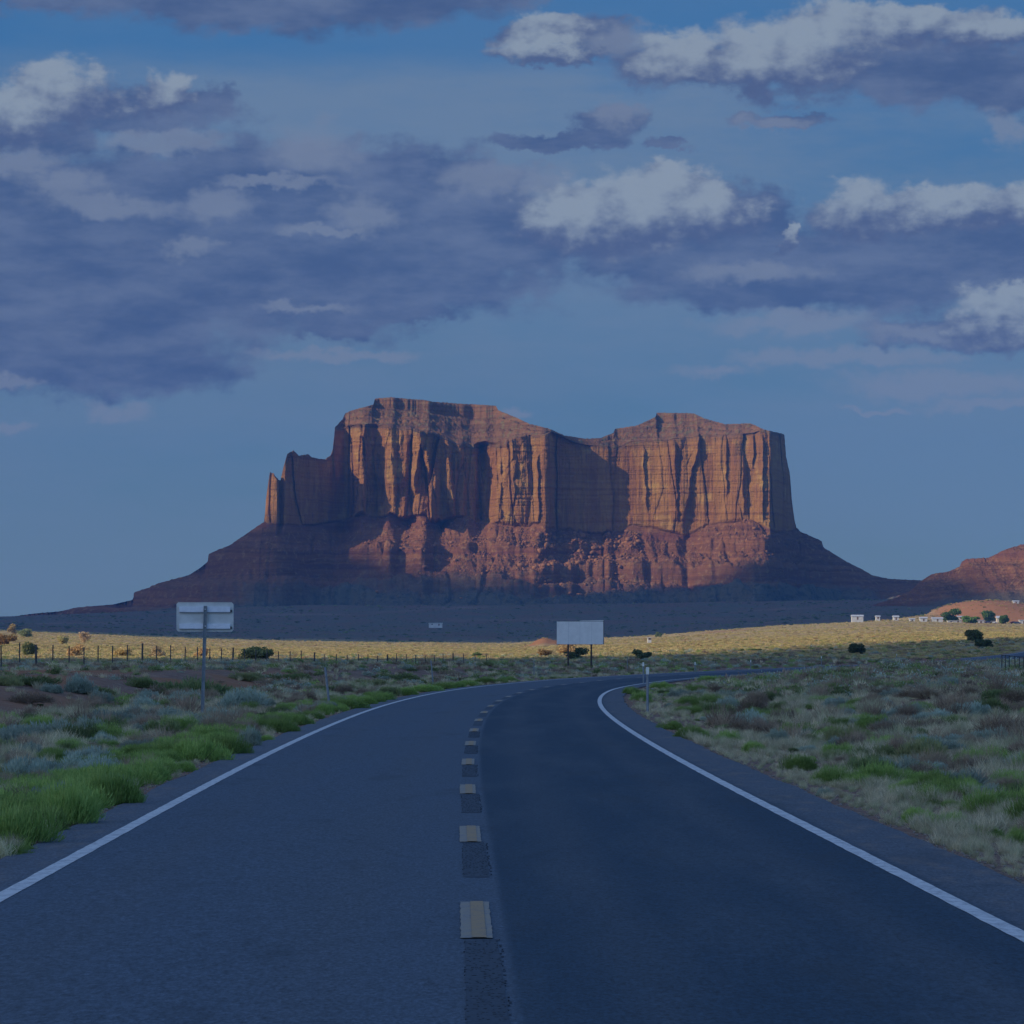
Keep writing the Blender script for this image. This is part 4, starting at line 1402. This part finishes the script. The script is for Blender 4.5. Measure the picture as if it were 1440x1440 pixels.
def cover():
    r = np.random.default_rng(11)
    # grasses of the verge and scrub, near
    x, y = visible_pts(42000, 22, 330, r)
    off = x - road_x(y)
    dens = 0.22 + 0.78 * ss(-0.15, 0.15, fbm(x * 0.25, y * 0.16, 0, 3, 3))
    edge = np.abs(off)
    dens = np.where(edge < 6.2, 0.8, dens)
    # bare red soil on the left berm
    bare = ss(-11, -14, off) * ss(90, 110, y) * (1 - ss(190, 240, y))
    dens = dens * (1 - 0.92 * bare)
    k = (edge > np.where(off < 0, 4.08, 4.32) + r.random(len(x)) * 0.25) & (r.random(len(x)) < dens)
    x, y, off = x[k], y[k], off[k]
    z = ground_z(x, y) - 0.05
    pat = ss(-0.2, 0.25, fbm(x * 0.35, y * 0.16, 0, 303, 3))
    h = r.uniform(0.08, 0.30, len(x)) * (0.7 + 0.6 * ss(4.5, 8.0, np.abs(off))) * (0.5 + 0.8 * pat)
    w = h * r.uniform(0.8, 1.6, len(x))
    scatter('dry_grass', ['grass'], np.stack([x, y, z], 1), np.stack([w, w, h], 1), r.uniform(0, 6.28, len(x)), np.zeros(len(x), int),
            'dry pale grass tufts covering the ground beside the road', 'grass')
    # low mixed brush, near to middle distance
    x, y = visible_pts(8500, 26, 170, r)
    off = x - road_x(y); edge = np.abs(off)
    bare = ss(-11, -14, off) * ss(90, 110, y) * (1 - ss(190, 240, y))
    n1 = fbm(x * 0.12, y * 0.07, 0, 13, 3)
    k = ((edge > 5.6) | ((off < 0) & (edge > 4.7) & (y > 44))) & (r.random(len(x)) < np.maximum((0.30 + 0.5 * ss(0.0, 0.2, n1)) * (1 - 0.93 * bare), 0.70 * ((off < 0) & (edge < 6.2))))
    x, y, off, n1 = x[k], y[k], off[k], n1[k]
    z = ground_z(x, y) - 0.05
    s = 0.10 + r.random(len(x)) ** 2 * 0.42
    h = s * r.uniform(0.7, 1.2, len(x))
    pk = np.where(r.random(len(x)) < 0.17, 0, np.where(r.random(len(x)) < 0.26, 1, np.where(r.random(len(x)) < 0.60, 2, 3)))
    eo = np.abs(off)
    sfac = r.random(len(x))
    strip_l = (off < 0) & (eo < 5.9 + 1.6 * fbm(x * 0 + 2.0, y * 0.06, 0, 66, 2)) & (y > 44)
    strip_r = (off > 0) & (eo < 8.5) & (fbm(x * 0.3, y * 0.12, 0, 88, 2) > -0.02)
    pk = np.where((strip_l & (sfac < 0.7)) | (strip_r & (sfac < 0.5)), 0, pk)
    big = strip_l & (sfac < 0.8)
    s = np.where(big, np.clip(s * 1.2 + 0.08, 0, 0.42), s); h = np.where(big, s * 0.85, h)
    pk = np.where((pk > 0) & (r.random(len(x)) < 0.12), 4, pk)
    scatter('low_scrub', ['rab', 'sage', 'dead', 'oliv', 'twig'], np.stack([x, y, z], 1), np.stack([s, s, h], 1), r.uniform(0, 6.28, len(x)), pk,
            'low mixed scrub growing between the larger bushes', 'scrub')
    # far scrub with simpler plants
    x, y = visible_pts(26000, 130, 760, r)
    off = x - road_x(y); edge = np.abs(off)
    bare = ss(-11, -14, off) * ss(90, 110, y) * (1 - ss(190, 240, y))
    n1 = fbm(x * 0.06, y * 0.03, 0, 23, 3)
    k = (edge > 5.0) & (r.random(len(x)) < (0.45 + 0.5 * ss(0.0, 0.2, n1)) * (1 - 0.93 * bare))
    x, y, off, n1 = x[k], y[k], off[k], n1[k]
    z = ground_z(x, y) - 0.05
    s = r.uniform(0.22, 0.60, len(x)) * (0.9 + 0.4 * ss(200, 500, y))
    s = s * np.where((off > 8) & (y > 170) & (y < 480), 1.3, 1.0)
    s = np.where(np.abs(off) < 8, s * 0.45, s)
    h = s * r.uniform(0.7, 1.15, len(x)) * 0.9
    q = r.random(len(x))
    pk = np.where(q < 0.10, 0, np.where(q < 0.30, 1, np.where(q < 0.62, 2, np.where(q < 0.82, 3, 4))))
    near_edge = np.abs(off) < 7.5
    pk = np.where(near_edge & (r.random(len(x)) < 0.6), 0, pk)
    scatter('distant_scrub', ['rabL', 'sageL', 'deadL', 'olivL', 'grassL'], np.stack([x, y, z], 1), np.stack([s, s, h], 1), r.uniform(0, 6.28, len(x)), pk,
            'grey-green scrub in the shade as far as the sunlit field', 'scrub')
    # sunlit field
    x, y = visible_pts(60000, 520, 2650, r)
    edge = np.abs(x - road_x(y))
    px = 720 + x * F / y
    n1 = fbm(x * 0.03, y * 0.012, 0, 33, 4)
    k = ((edge > 6) | (y > 850)) & (r.random(len(x)) < 0.45 + 0.5 * ss(-0.1, 0.15, n1))
    x, y, px, n1 = x[k], y[k], px[k], n1[k]
    z = ground_z(x, y) - 0.05
    s = r.uniform(0.20, 0.55, len(x)) * (0.8 + 0.0004 * y)
    s = s * np.where((px < 320) & (y < 1100), 1.35, 1.0)
    h = s * r.uniform(0.5, 0.95, len(x))
    q = r.random(len(x))
    pk = np.where(q < 0.78, 0, np.where(q < 0.93, 1, 2))
    pk = np.where((pk == 2) & (y > 1000) & (q < 0.975), 0, pk)
    scatter('sunlit_grass', ['yelL', 'goldL', 'olivL'], np.stack([x, y, z], 1), np.stack([s, s, h], 1), r.uniform(0, 6.28, len(x)), pk,
            'yellow grass and brush of the sunlit field', 'grass')
    # brush among the houses and on the mound behind them
    n_ = 1500
    y = r.uniform(2380, 2760, n_); px_ = r.uniform(1130, 1480, n_); x = (px_ - 720) * y / F
    z = ground_z(x, y) - 0.05
    s = 0.4 + r.pareto(2.6, n_) * 0.35; s = np.minimum(s, 1.6)
    scatter('mound_brush', ['goldL', 'olivL', 'juniL'], np.stack([x, y, z], 1), np.stack([s, s, s * 0.8], 1), r.uniform(0, 6.28, n_), r.choice(3, n_, p=[0.45, 0.35, 0.2]),
            'small brush dotted over the orange mound behind the houses', 'brush')
    # dark brush dotting the shaded plain and the lower slopes
    x, y = visible_pts(16000, 2550, 4250, r, 2.0)
    z = ground_z(x, y) - 0.05
    keep = r.random(len(x)) < 0.35 + 0.65 * ss(0, 0.2, fbm(x * 0.01, y * 0.006, 0, 44, 3))
    x, y, z = x[keep], y[keep], z[keep]
    s = 0.5 + r.pareto(2.6, len(x)) * 0.5
    s = np.minimum(s, 2.6)
    scatter('plain_brush', ['juniL', 'olivL'], np.stack([x, y, z], 1), np.stack([s, s, s * 0.8], 1), r.uniform(0, 6.28, len(x)), (r.random(len(x)) < 0.4).astype(int),
            'dark brush dotted over the shaded plain below the butte', 'brush')
    # gravel along the asphalt edge
    pts = []; sz = []
    for k in range(2600):
        D = 22 * (140 / 22) ** random.random()
        sd = random.choice((-1, 1))
        o_ = (3.95 if sd < 0 else 4.2) + abs(random.gauss(0, 0.3))
        X = float(road_x(D)) + sd * o_
        pts.append(np.array([X, D, -0.075 - 0.01 * 0])); sz.append(random.uniform(0.008, 0.026))
    pts = np.array(pts)
    pts[:, 2] = ground_z(pts[:, 0], pts[:, 1]) - 0.045
    V, Fc = merge_rocks(pts, sz, 9)
    tag(mesh_np('gravel', V, Fc, M_stone), 'loose pale gravel along the edges of the asphalt', 'gravel', kind='stuff')


cover()


# ------------------------------------------------------------------ trees and larger bushes standing alone
def tree(name, px, D, w, h, label, cat, mat, group=None, n=1400, leaf=0.16, trunk_h=0.25, z=None, seed=0, lobes=10):
    """w,h in metres; crown of leaf quads spread over lobes; short trunk with limbs"""
    r = np.random.default_rng(seed)
    n = int(n * 1.8); w = w * 1.1; leaf = leaf * 1.1
    if z is not None:
        row = HZ - (z - CH) * F / D
        best = None
        for Dq in D * np.exp(np.linspace(-0.9, 0.9, 181)):
            rq = HZ - (gz(PXY(px, Dq), Dq) - CH) * F / Dq
            e = abs(rq - row) + 0.8 * abs(math.log(Dq / D))
            if best is None or e < best[0]: best = (e, Dq)
        w *= best[1] / D; h *= best[1] / D; leaf *= best[1] / D
        D = float(best[1])
    x = PXY(px, D)
    z = gz(x, D)
    root = empty(name, (x, D, z - 0.05))
    tag(root, label, cat, group)
    C = []; R_ = []
    for i in range(lobes):
        a = r.uniform(0, 6.283); q = math.sqrt(r.uniform(0.0, 0.42))
        zz = r.uniform(trunk_h + 0.06, 0.84)
        sc = math.sqrt(max(0.15, 1 - ((zz - 0.5) / 0.62) ** 2))
        C.append((math.cos(a) * q * w / 2 * sc * 1.15, math.sin(a) * q * w / 2 * sc * 1.15, zz * h))
        R_.append(r.uniform(0.30, 0.46))
    C = np.array(C); R_ = np.array(R_)
    li = r.integers(0, lobes, n)
    d = r.normal(size=(n, 3)); d /= np.linalg.norm(d, axis=1, keepdims=True)
    P = C[li] + d * np.stack([R_[li] * w * 0.62, R_[li] * w * 0.62, R_[li] * h * 0.62], 1) * (r.random((n, 1)) ** 0.4)
    P[:, 2] = np.maximum(P[:, 2], 0.06 * h)
    s = leaf * r.uniform(0.5, 1.5, (n, 1))
    a = r.normal(size=(n, 3)); a /= np.linalg.norm(a, axis=1, keepdims=True)
    b = np.cross(a, r.normal(size=(n, 3))); b /= np.linalg.norm(b, axis=1, keepdims=True)
    V = np.stack([P - a * s, P + b * s * 0.7, P + a * s, P - b * s * 0.7], 1).reshape(-1, 3)
    Q = np.arange(n * 4).reshape(n, 4)
    tint = np.repeat(np.clip(r.normal(0.5, 0.25, n), 0, 1), 4)
    mesh_np('crown', V, Q, mat, parent=root, cols={'tint': tint})
    mb = MB()
    mb.tube((0, 0, -0.2), (0.03 * w, 0, h * 0.35), w * 0.035 + 0.03, w * 0.025 + 0.02, 7)
    for i in range(min(lobes, 7)):
        mb.tube((0.03 * w * random.random(), 0, h * random.uniform(0.1, 0.3)), tuple(C[i] * np.array([0.85, 0.85, 0.95])), w * 0.018 + 0.015, w * 0.006 + 0.006, 5)
    mb.build('trunk', M_bark, root)
    return root


def zrow(py, D):
    return CH + (HZ - py) * D / F


tree('juniper_bush', 362, 420, 3.2, 1.65, 'dark round juniper bush rising above the fence on the left', 'bush', L_juni, n=2600, leaf=0.09, trunk_h=0.1, z=zrow(929, 420), seed=1, lobes=14)
tree('juniper_bush', 1205, 560, 2.1, 1.6, 'dark rounded bush at the shade edge, left of the far right one', 'bush', L_juni, n=2600, leaf=0.09, trunk_h=0.02, z=zrow(920, 560), seed=2, lobes=20)
tree('juniper_bush', 1369, 620, 2.5, 2.0, 'tall dark green bush on the right below the houses', 'bush', L_juni, n=3000, leaf=0.10, trunk_h=0.02, z=zrow(902, 620), seed=3, lobes=20)
tree('juniper_bush', 1384, 520, 2.1, 1.1, 'low dark bush just right of the tall dark bush', 'bush', L_juni, n=2200, leaf=0.09, trunk_h=0.02, z=zrow(911, 520), seed=4, lobes=18)
tree('juniper_bush', 903, 460, 1.9, 1.3, 'spiky dark bush standing to the right of the white board', 'bush', L_juni, n=700, leaf=0.10, trunk_h=0.1, z=zrow(929, 460), seed=5, lobes=7)
tree('juniper_bush', 810, 470, 2.4, 1.5, 'sparse dark bush under the white board between its posts', 'bush', L_juni, n=800, leaf=0.10, trunk_h=0.1, z=zrow(928, 470), seed=6)
tree('golden_bush', 118, 560, 1.6, 1.9, 'pale feathery bush in the sunlit field on the left', 'bush', leaf_mat('pale_feathery_leaf', (0.42, 0.30, 0.17), (0.58, 0.44, 0.26)), n=900, leaf=0.07, trunk_h=0.1, z=zrow(900, 900), seed=7)
bpy.data.objects[-1] if False else None
for i, (px, py, D, w, h, lab, mt) in enumerate([
    (38, 897, 800, 4.0, 2.2, 'dark green rounded bush in the sunlit field, left of the feathery one', L_rab2),
    (17, 890, 850, 2.0, 2.2, 'small upright golden bush near the left edge of the sunlit field', L_yel2),
    (8, 908, 700, 4.0, 2.2, 'reddish brown bush at the far left end of the sunlit field', leaf_mat('russet_leaf', (0.30, 0.17, 0.07), (0.42, 0.27, 0.11))),
    (42, 924, 640, 2.3, 2.6, 'olive bush behind the third fence post from the left', L_rab2),
    (88, 906, 760, 2.2, 1.6, 'yellow-green bush in the middle of the left sunlit field', L_yel),
    (108, 925, 640, 3.2, 2.2, 'wide golden bush behind the fence left of the road sign', L_yel2),
    (172, 924, 640, 3.0, 1.9, 'tan rounded bush behind the fence halfway to the road sign', leaf_mat('tan_leaf', (0.42, 0.32, 0.14), (0.58, 0.46, 0.22))),
    (220, 925, 640, 3.2, 2.0, 'pale tan bush behind the fence just left of the road sign', leaf_mat('pale_tan_leaf', (0.44, 0.34, 0.20), (0.60, 0.47, 0.28))),
    (283, 925, 640, 1.9, 1.6, 'bright golden bush directly behind the road sign post', L_yel2),
    (668, 925, 700, 2.0, 1.1, 'small olive bush left of the white board in sunlight', L_rab2),
    (800, 920, 720, 4.5, 2.0, 'golden bush in sunlight behind the white board', L_yel2),
    (765, 924, 700, 3.0, 1.6, 'tan bush at the left foot of the white board', L_yel2),
    (926, 896, 1500, 2.6, 1.9, 'olive bush on the rim of the sunlit field right of the white board', L_rab2),
]):
    tree('field_bush', px, D, w, h, lab, 'bush', mt, n=1100, leaf=0.11, trunk_h=0.06, z=zrow(py, D), seed=20 + i, group='bushes in the sunlit field')
for i, (px, py, D, w, h, lab) in enumerate([
    (1337, 874, 2380, 10.5, 7.0, 'largest round green tree among the white houses'),
    (1365, 876, 2390, 9.0, 4.0, 'low spreading green tree between the two tall ones'),
    (1390, 874, 2400, 9.5, 6.8, 'tall dark green tree right of the middle of the houses'),
    (1414, 877, 2390, 6.0, 5.0, 'small green tree near the right edge among the houses')]):
    tree('cottonwood_tree', px, D, w, h, lab, 'tree', L_cotw, n=1600, leaf=0.42, trunk_h=0.12, z=zrow(py, D), seed=60 + i, group='trees among the houses')

# ------------------------------------------------------------------ the fence on the left
def build_fence():
    pxs = [2, 27.5, 51, 74, 97, 118, 137.5, 158, 179, 200, 220.5, 240, 260, 278, 295, 311, 327.5, 344, 359.5, 375, 392, 408, 424, 442, 457, 473, 488, 504, 517, 531, 545, 557.5, 571,
           584.5, 598, 611, 623, 637, 652, 668, 684]
    root = empty('wire_fence', (PXY(300, 280), 280, 0))
    tag(root, 'long wire fence on dark steel posts running across behind the scrub', 'fence')
    tops = []
    for i, p in enumerate(pxs):
        D = 222 + 210 * (i / 53) ** 0.9 * 1.15
        x = PXY(p, D)
        z = gz(x, D)
        h = 1.38 * random.uniform(0.95, 1.05)
        # brace posts now and then are thicker
        big = i % 7 == 2
        mb = MB()
        lean = random.uniform(-0.03, 0.03)
        r = 0.045 if not big else 0.075
        mb.tube((x - root.location.x, D - 280, z - 0.2), (x - root.location.x + lean, D - 280, z + h), r, r * 0.9, 6)
        if i == 14:     # braced post
            for s in (-1, 1):
                mb.tube((x - root.location.x + s * 0.30, D - 280, z), (x - root.location.x + lean * .7, D - 280, z + h * 0.55), 0.04, 0.04, 5)
        mb.build('post', M_post, root)
        tops.append((x - root.location.x, D - 280, z, h))
    mb = MB()
    for f in (0.25, 0.5, 0.75, 0.95):
        for a, b in zip(tops[:-1], tops[1:]):
            mb.tube((a[0], a[1], a[2] + a[3] * f), (b[0], b[1], b[2] + b[3] * f), 0.006, 0.006, 3)
    mb.build('wire', M_post, root)


build_fence()


# short piece of stock fence near the right frame edge
def stock_pen():
    D = 235
    x0 = PXY(1409, D); z = gz(x0, D)
    root = empty('pipe_gate', (x0, D, z))
    tag(root, 'dark upright pipe gate standing in the scrub at the right edge', 'gate')
    for i, dx in enumerate((0, 0.22, 0.45, 0.8, 1.05, 1.3, 1.6)):
        mb = MB()
        mb.tube((dx, 0.05 * i, -0.2), (dx + random.uniform(-.02, .02), 0.05 * i, 1.15 - 0.03 * i), 0.028, 0.028, 6)
        mb.build('upright', M_post, root)
    mb = MB()
    mb.tube((0, 0, 1.10), (1.6, 0.3, 0.96), 0.02, 0.02, 6)
    mb.tube((0, 0, 0.25), (1.6, 0.3, 0.22), 0.02, 0.02, 6)
    mb.build('rail', M_post, root)


stock_pen()


# ------------------------------------------------------------------ the road sign seen from behind
def road_sign():
    D = 108.0
    m = D / F
    xb = PXY(284, D)
    zb = gz(xb, D)
    root = empty('road_sign', (xb, D, zb))
    tag(root, 'back of a rectangular grey metal road sign on a single leaning post', 'sign')
    zc = lambda py: zrow(py, D) - zb
    X = lambda px: PXY(px, D) - xb
    mb = MB()       # U-channel post: web and two flanges, leaning
    p0 = Vector((0, 0, -0.3)); p1 = Vector((X(289), 0, zc(852)))
    def lean_box(xa, xb_, ya, yb):
        n0, n1 = p0, p1
        vs = [(n.x + x, n.y + y, n.z) for n in (n0, n1) for x, y in ((xa, ya), (xb_, ya), (xb_, yb), (xa, yb))]
        mb.add(vs, [(3, 2, 1, 0), (4, 5, 6, 7), (0, 1, 5, 4), (1, 2, 6, 5), (2, 3, 7, 6), (3, 0, 4, 7)])
    lean_box(-0.045, 0.045, -0.002, 0.010)
    lean_box(-0.045, -0.035, -0.034, -0.0022)
    lean_box(0.035, 0.045, -0.034, -0.0022)
    mb.build('post', M_steel, root)
    b = MB()
    b.box(X(248), X(328), 0.075, 0.080, zc(888), zc(847), 0.045)
    board = b.build('board', M_alu, root)
    # thin rolled rim
    b = MB()
    x0, x1, z0, z1 = X(248), X(328), zc(888), zc(847)
    e = 0.018
    for (a0, a1, c0, c1) in ((x0 + .05, x1 - .05, z1 - e, z1 + 0.002), (x0 + .05, x1 - .05, z0 - 0.002, z0 + e), (x0 - .002, x0 + e, z0 + .05, z1 - .05), (x1 - e, x1 + .002, z0 + .05, z1 - .05)):
        b.box(a0, a1, 0.068, 0.0748, c0, c1)
    b.build('rim', M_alu, board)
    for t, bt in ((853, 860.5), (877, 884)):
        b = MB()
        b.box(X(252), X(323.5), 0.030, 0.0747, zc(bt), zc(t))
        br = b.build('bracket', M_strut, root)
        b = MB()
        b.box(X(252.5), X(324), 0.026, 0.070, zc(bt + 1.2), zc(bt) - 0.003)
        b.build('bracket_lip', M_steel, br)
        b = MB()
        b.tube((X(288.6), -0.05, zc((t + bt) / 2)), (X(288.6), 0.03, zc((t + bt) / 2)), 0.016, 0.016, 6)
        b.build('bolt', M_strut, br)
        b = MB()
        b.box(X(323.6), X(326.0), 0.028, 0.072, zc(bt + 0.5), zc(bt - 3))
        b.build('end_clip', M_post, br)
    return root


road_sign()


# ------------------------------------------------------------------ the big blank board on posts
def billboard():
    D = 330.0
    xc = PXY(816, D)
    zb = zrow(931, D)
    root = empty('blank_board', (xc, D, zb))
    tag(root, 'large blank white rectangular board on two dark posts beyond the bend', 'billboard')
    X = lambda px: PXY(px, D) - xc
    Z = lambda py: zrow(py, D) - zb
    b = MB()
    b.box(X(783), X(848.4), -0.03, 0.02, Z(906), Z(874))
    front = b.build('panel', M_board, root)
    # seams between the sheets, standing proud of the panel
    b = MB()
    for px in (799.5, 815.5, 832):
        b.box(X(px) - 0.006, X(px) + 0.006, -0.034, -0.0305, Z(905.6), Z(874.4))
    b.build('seam', plain('board_seam', (0.42, 0.45, 0.48), 0.7), front)
    b = MB()
    b.box(X(783.2), X(848.8), 0.023, 0.05, Z(906.3), Z(873.4))
    b.box(X(848.5), X(849.4), -0.05, 0.10, Z(906.3), Z(872.6))
    b.build('frame', M_boardedge, root)
    b = MB()       # the board of the other side, set at a slight angle, its top showing
    vs = [(X(815), 0.10, Z(905)), (X(849), 0.10, Z(905)), (X(849), 0.10, Z(872.2)), (X(815), 0.35, Z(872.8)),
          (X(815), 0.40, Z(905)), (X(849), 0.14, Z(905)), (X(849), 0.14, Z(872.2)), (X(815), 0.40, Z(872.8))]
    b.add(vs, [(0, 1, 2, 3), (7, 6, 5, 4), (0, 4, 5, 1), (3, 2, 6, 7), (1, 5, 6, 2), (0, 3, 7, 4)])
    b.build('rear_panel', M_board, root)
    for px in (799, 831.5):
        b = MB()
        b.tube((X(px), 0.12, -0.3), (X(px), 0.12, Z(876)), 0.075, 0.07, 8)
        b.build('post', M_wood, root)


billboard()


# ------------------------------------------------------------------ roadside delineator posts
def delineators():
    left = [(457, 938, 464, 987, 0.045, False, 'leaning grey marker post left of the road where the bend begins'),
            (606, 929, 609.5, 962, 0.04, False, 'grey marker post left of the road halfway round the bend'),
            (751, 929, 751, 954, 0.035, False, 'grey marker post at the outer top of the bend, left of the white board'),
            (882, 926, 882.5, 947, 0.035, False, 'grey marker post behind the road right of the white board'),
            (1011.5, 928, 1011.5, 942, 0.035, False, 'faint grey marker post behind the far stretch of road'),
            (910.5, 938.5, 910.5, 1000, 0.04, True, 'tallest reflector post, on the inside of the bend at right'),
            (904.5, 931.5, 905, 966, 0.04, True, 'reflector post just behind the tallest one inside the bend'),
            (977.5, 931, 977, 955, 0.04, True, 'third reflector post along the inside of the bend'),
            (1055.7, 928, 1055.5, 948, 0.04, True, 'fourth reflector post along the far road'),
            (1155, 923, 1155.5, 941, 0.04, True, 'fifth reflector post along the far road'),
            (1261, 919.5, 1261, 934, 0.04, True, 'sixth reflector post, small, along the far road'),
            (1385.7, 917, 1385.7, 928, 0.04, True, 'farthest reflector post, near the right edge of the picture')]
    for tx, ty, bx, by, w, refl, lab in left:
        H = 1.25
        D = H * F / (by - ty)
        if by > 985 and bx > 900: D = row_y(bx, by); 
        if bx == 464: D = row_y(bx, by)
        x = PXY(bx, D); z = gz(x, D)
        zt = zrow(ty, D)
        # stay off the asphalt
        off = x - float(road_x(D))
        root = empty('marker_post', (x, D, min(z, zrow(by, D))))
        tag(root, lab, 'marker post', 'marker posts along the road')
        z0 = root.location.z
        xt = PXY(tx, D) - x
        mb = MB()
        mb.tube((0, 0, -0.2), (xt, 0, zt - z0), w, w * 0.9, 6)
        mb.build('post', M_steel, root)
        if refl:
            mb = MB()
            mb.box(xt - 0.045, xt + 0.045, -w - 0.018, -w - 0.004, zt - z0 - 0.20, zt - z0 + 0.01, 0.012)
            mb.build('reflector', M_refl, root)


delineators()


# ------------------------------------------------------------------ houses and vehicles far off
def house(px0, px1, py0, py1, D, label, wall, roof, kind='gable', group='white houses on the far rise'):
    xc = PXY((px0 + px1) / 2, D); zb = max(zrow(py1, D), gz(xc, D) - 0.2)
    w = (px1 - px0) * D / F; h = (py1 - py0) * D / F
    dp = max(5.0, w * 0.5)
    root = empty('mobile_home' if kind == 'flat' else 'house', (xc, D, zb))
    tag(root, label, 'house', group)
    hw = h * (0.70 if kind == 'gable' else 0.86)
    b = MB()
    b.box(-w / 2, w / 2, 0, dp, -1.5, hw)
    b.build('wall', wall, root)
    b = MB()
    e = 0.35
    if kind == 'gable':
        vs = [(-w / 2 - e, -e, hw - 0.05), (w / 2 + e, -e, hw - 0.05), (w / 2 + e, dp + e, hw - 0.05), (-w / 2 - e, dp + e, hw - 0.05), (-w / 2 - e, dp / 2, h), (w / 2 + e, dp / 2, h)]
        b.add(vs, [(0, 1, 5, 4), (2, 3, 4, 5), (0, 4, 3), (1, 2, 5), (3, 2, 1, 0)])
    else:
        b.box(-w / 2 - e, w / 2 + e, -e, dp + e, hw + 0.005, h, 0.0)
    b.build('roof', roof, root)
    n = max(1, int(w / 3.5))
    for i in range(n):
        x = -w / 2 + w * (i + 0.5) / n
        if i == n // 2:
            b = MB(); b.box(x - 0.45, x + 0.45, -0.06, -0.01, 0.05, min(2.0, hw * .85)); b.build('door', M_roofd, root)
        else:
            b = MB(); b.box(x - 0.55, x + 0.55, -0.05, -0.01, hw * 0.45, hw * 0.8); b.build('window', M_glass, root)
    return root


HD = 2400
for a in [
    (1198, 1214, 864.5, 871.5, 2350, 'leftmost white gabled house on the rise, standing alone', M_housew, M_roofl, 'gable'),
    (1232, 1237.5, 865.5, 870.5, 2350, 'smallest white shed, second building from the left', M_housew, M_roofl, 'gable'),
    (1256.5, 1264, 865.5, 872, 2350, 'upright white house, third building from the left', M_housew, M_roofl, 'gable'),
    (1279.5, 1286.5, 869.5, 873.5, 2350, 'low white building left of the house with the arched gable', M_housew, M_roofl, 'gable'),
    (1294, 1304, 867.5, 873.5, 2350, 'white gabled house at the left foot of the orange mound', M_housew, M_roofl, 'gable'),
    (1311, 1326, 868, 874, 2350, 'long white house just left of the largest tree', M_housew, M_roofl, 'gable'),
    (1333, 1352, 874.5, 877.5, 2330, 'long flat white trailer under the largest tree', M_housew, M_roofl, 'flat'),
    (1347, 1355, 866, 870.5, 2480, 'pale cream building right behind the largest tree', M_housec, M_roofl, 'gable'),
    (1366, 1384, 874, 878.5, 2330, 'long bright white mobile home between the trees', M_housew, M_roofl, 'flat'),
    (1402, 1410, 866, 876, 2420, 'narrow cream house with a pale roof beside a small tree', M_housec, M_roofl, 'gable'),
    (1425, 1433, 861, 865, 2550, 'white house highest on the orange mound', M_housew, M_roofl, 'gable'),
    (1434, 1446, 874, 880, 2330, 'white building cut by the right edge of the picture', M_housew, M_roofl, 'flat')]:
    house(*a)


def vehicle(px, py, D, paint, label, length=4.6, box=False, rz=0.0):
    x = PXY(px, D); z = max(zrow(py, D), gz(x, D))
    root = empty('camper_trailer' if box else 'parked_car', (x, D, z), rz)
    tag(root, label, 'trailer' if box else 'car', None if box else 'cars parked by the houses')
    L = length / 2
    b = MB()
    if box:
        b.box(-L, L, 0, 2.3, 0.5, 2.7, 0.3)
    else:
        o = [(-L, .35), (L, .35), (L, .85), (L * .62, .95), (L * .30, 1.42), (-L * .45, 1.42), (-L * .78, .98), (-L, .92)]
        vs = [(a, 0, c) for a, c in o] + [(a, 1.75, c) for a, c in o]
        b.add(vs, [tuple(range(8)), tuple(range(15, 7, -1))] + [(i, i + 8, (i + 1) % 8 + 8, (i + 1) % 8) for i in range(8)])
    b.build('body', paint, root)
    b = MB(); b.box(-L * .55, L * .35, -0.02, -0.005, 1.0 if not box else 1.5, 1.34 if not box else 2.2); b.build('window', M_glass, root)
    for sx in (-.62, .62):
        b = MB(); b.tube((L * sx, -0.05, .33), (L * sx, .2, .33), .33, .33, 12); b.build('wheel', M_rubber, root)


vehicle(1390, 878.5, 2325, M_card, 'dark blue car parked right of the long white mobile home')
vehicle(1397, 878.6, 2325, M_carw, 'white car parked rightmost beside the dark blue one')
vehicle(1426, 880, 2320, M_carr, 'maroon car parked left of the building at the right edge')
vehicle(1431, 881, 2315, M_card, 'dark car parked against the building at the right edge')
# trailer home alone in the shaded plain
g_ = house(603, 622, 876, 880, 2900, 'solitary long pale trailer in the shaded plain left of the white board', M_housew, M_roofl, 'flat', group='lone buildings on the shaded plain')
house(911, 916, 896.5, 900, 1400, 'tiny white shed in the sunlit field right of the white board', M_housew, M_roofl, 'flat', group='lone buildings in the sunlit field')

# ------------------------------------------------------------------ haze
def haze():
    mb = MB()
    mb.box(-2500, 2500, -120, 6200, -12, 330)
    m = bpy.data.materials.new('haze_air'); m.use_nodes = True
    nt = m.node_tree; nt.nodes.clear()
    out = nt.nodes.new('ShaderNodeOutputMaterial'); v = nt.nodes.new('ShaderNodeVolumePrincipled')
    v.inputs['Color'].default_value = (0.10, 0.36, 1.0, 1)
    v.inputs['Density'].default_value = 5.0e-5
    v.inputs['Anisotropy'].default_value = 0.0
    nt.links.new(v.outputs[0], out.inputs['Volume'])
    o = mb.build('haze', m)
    tag(o, kind='stuff')


haze()
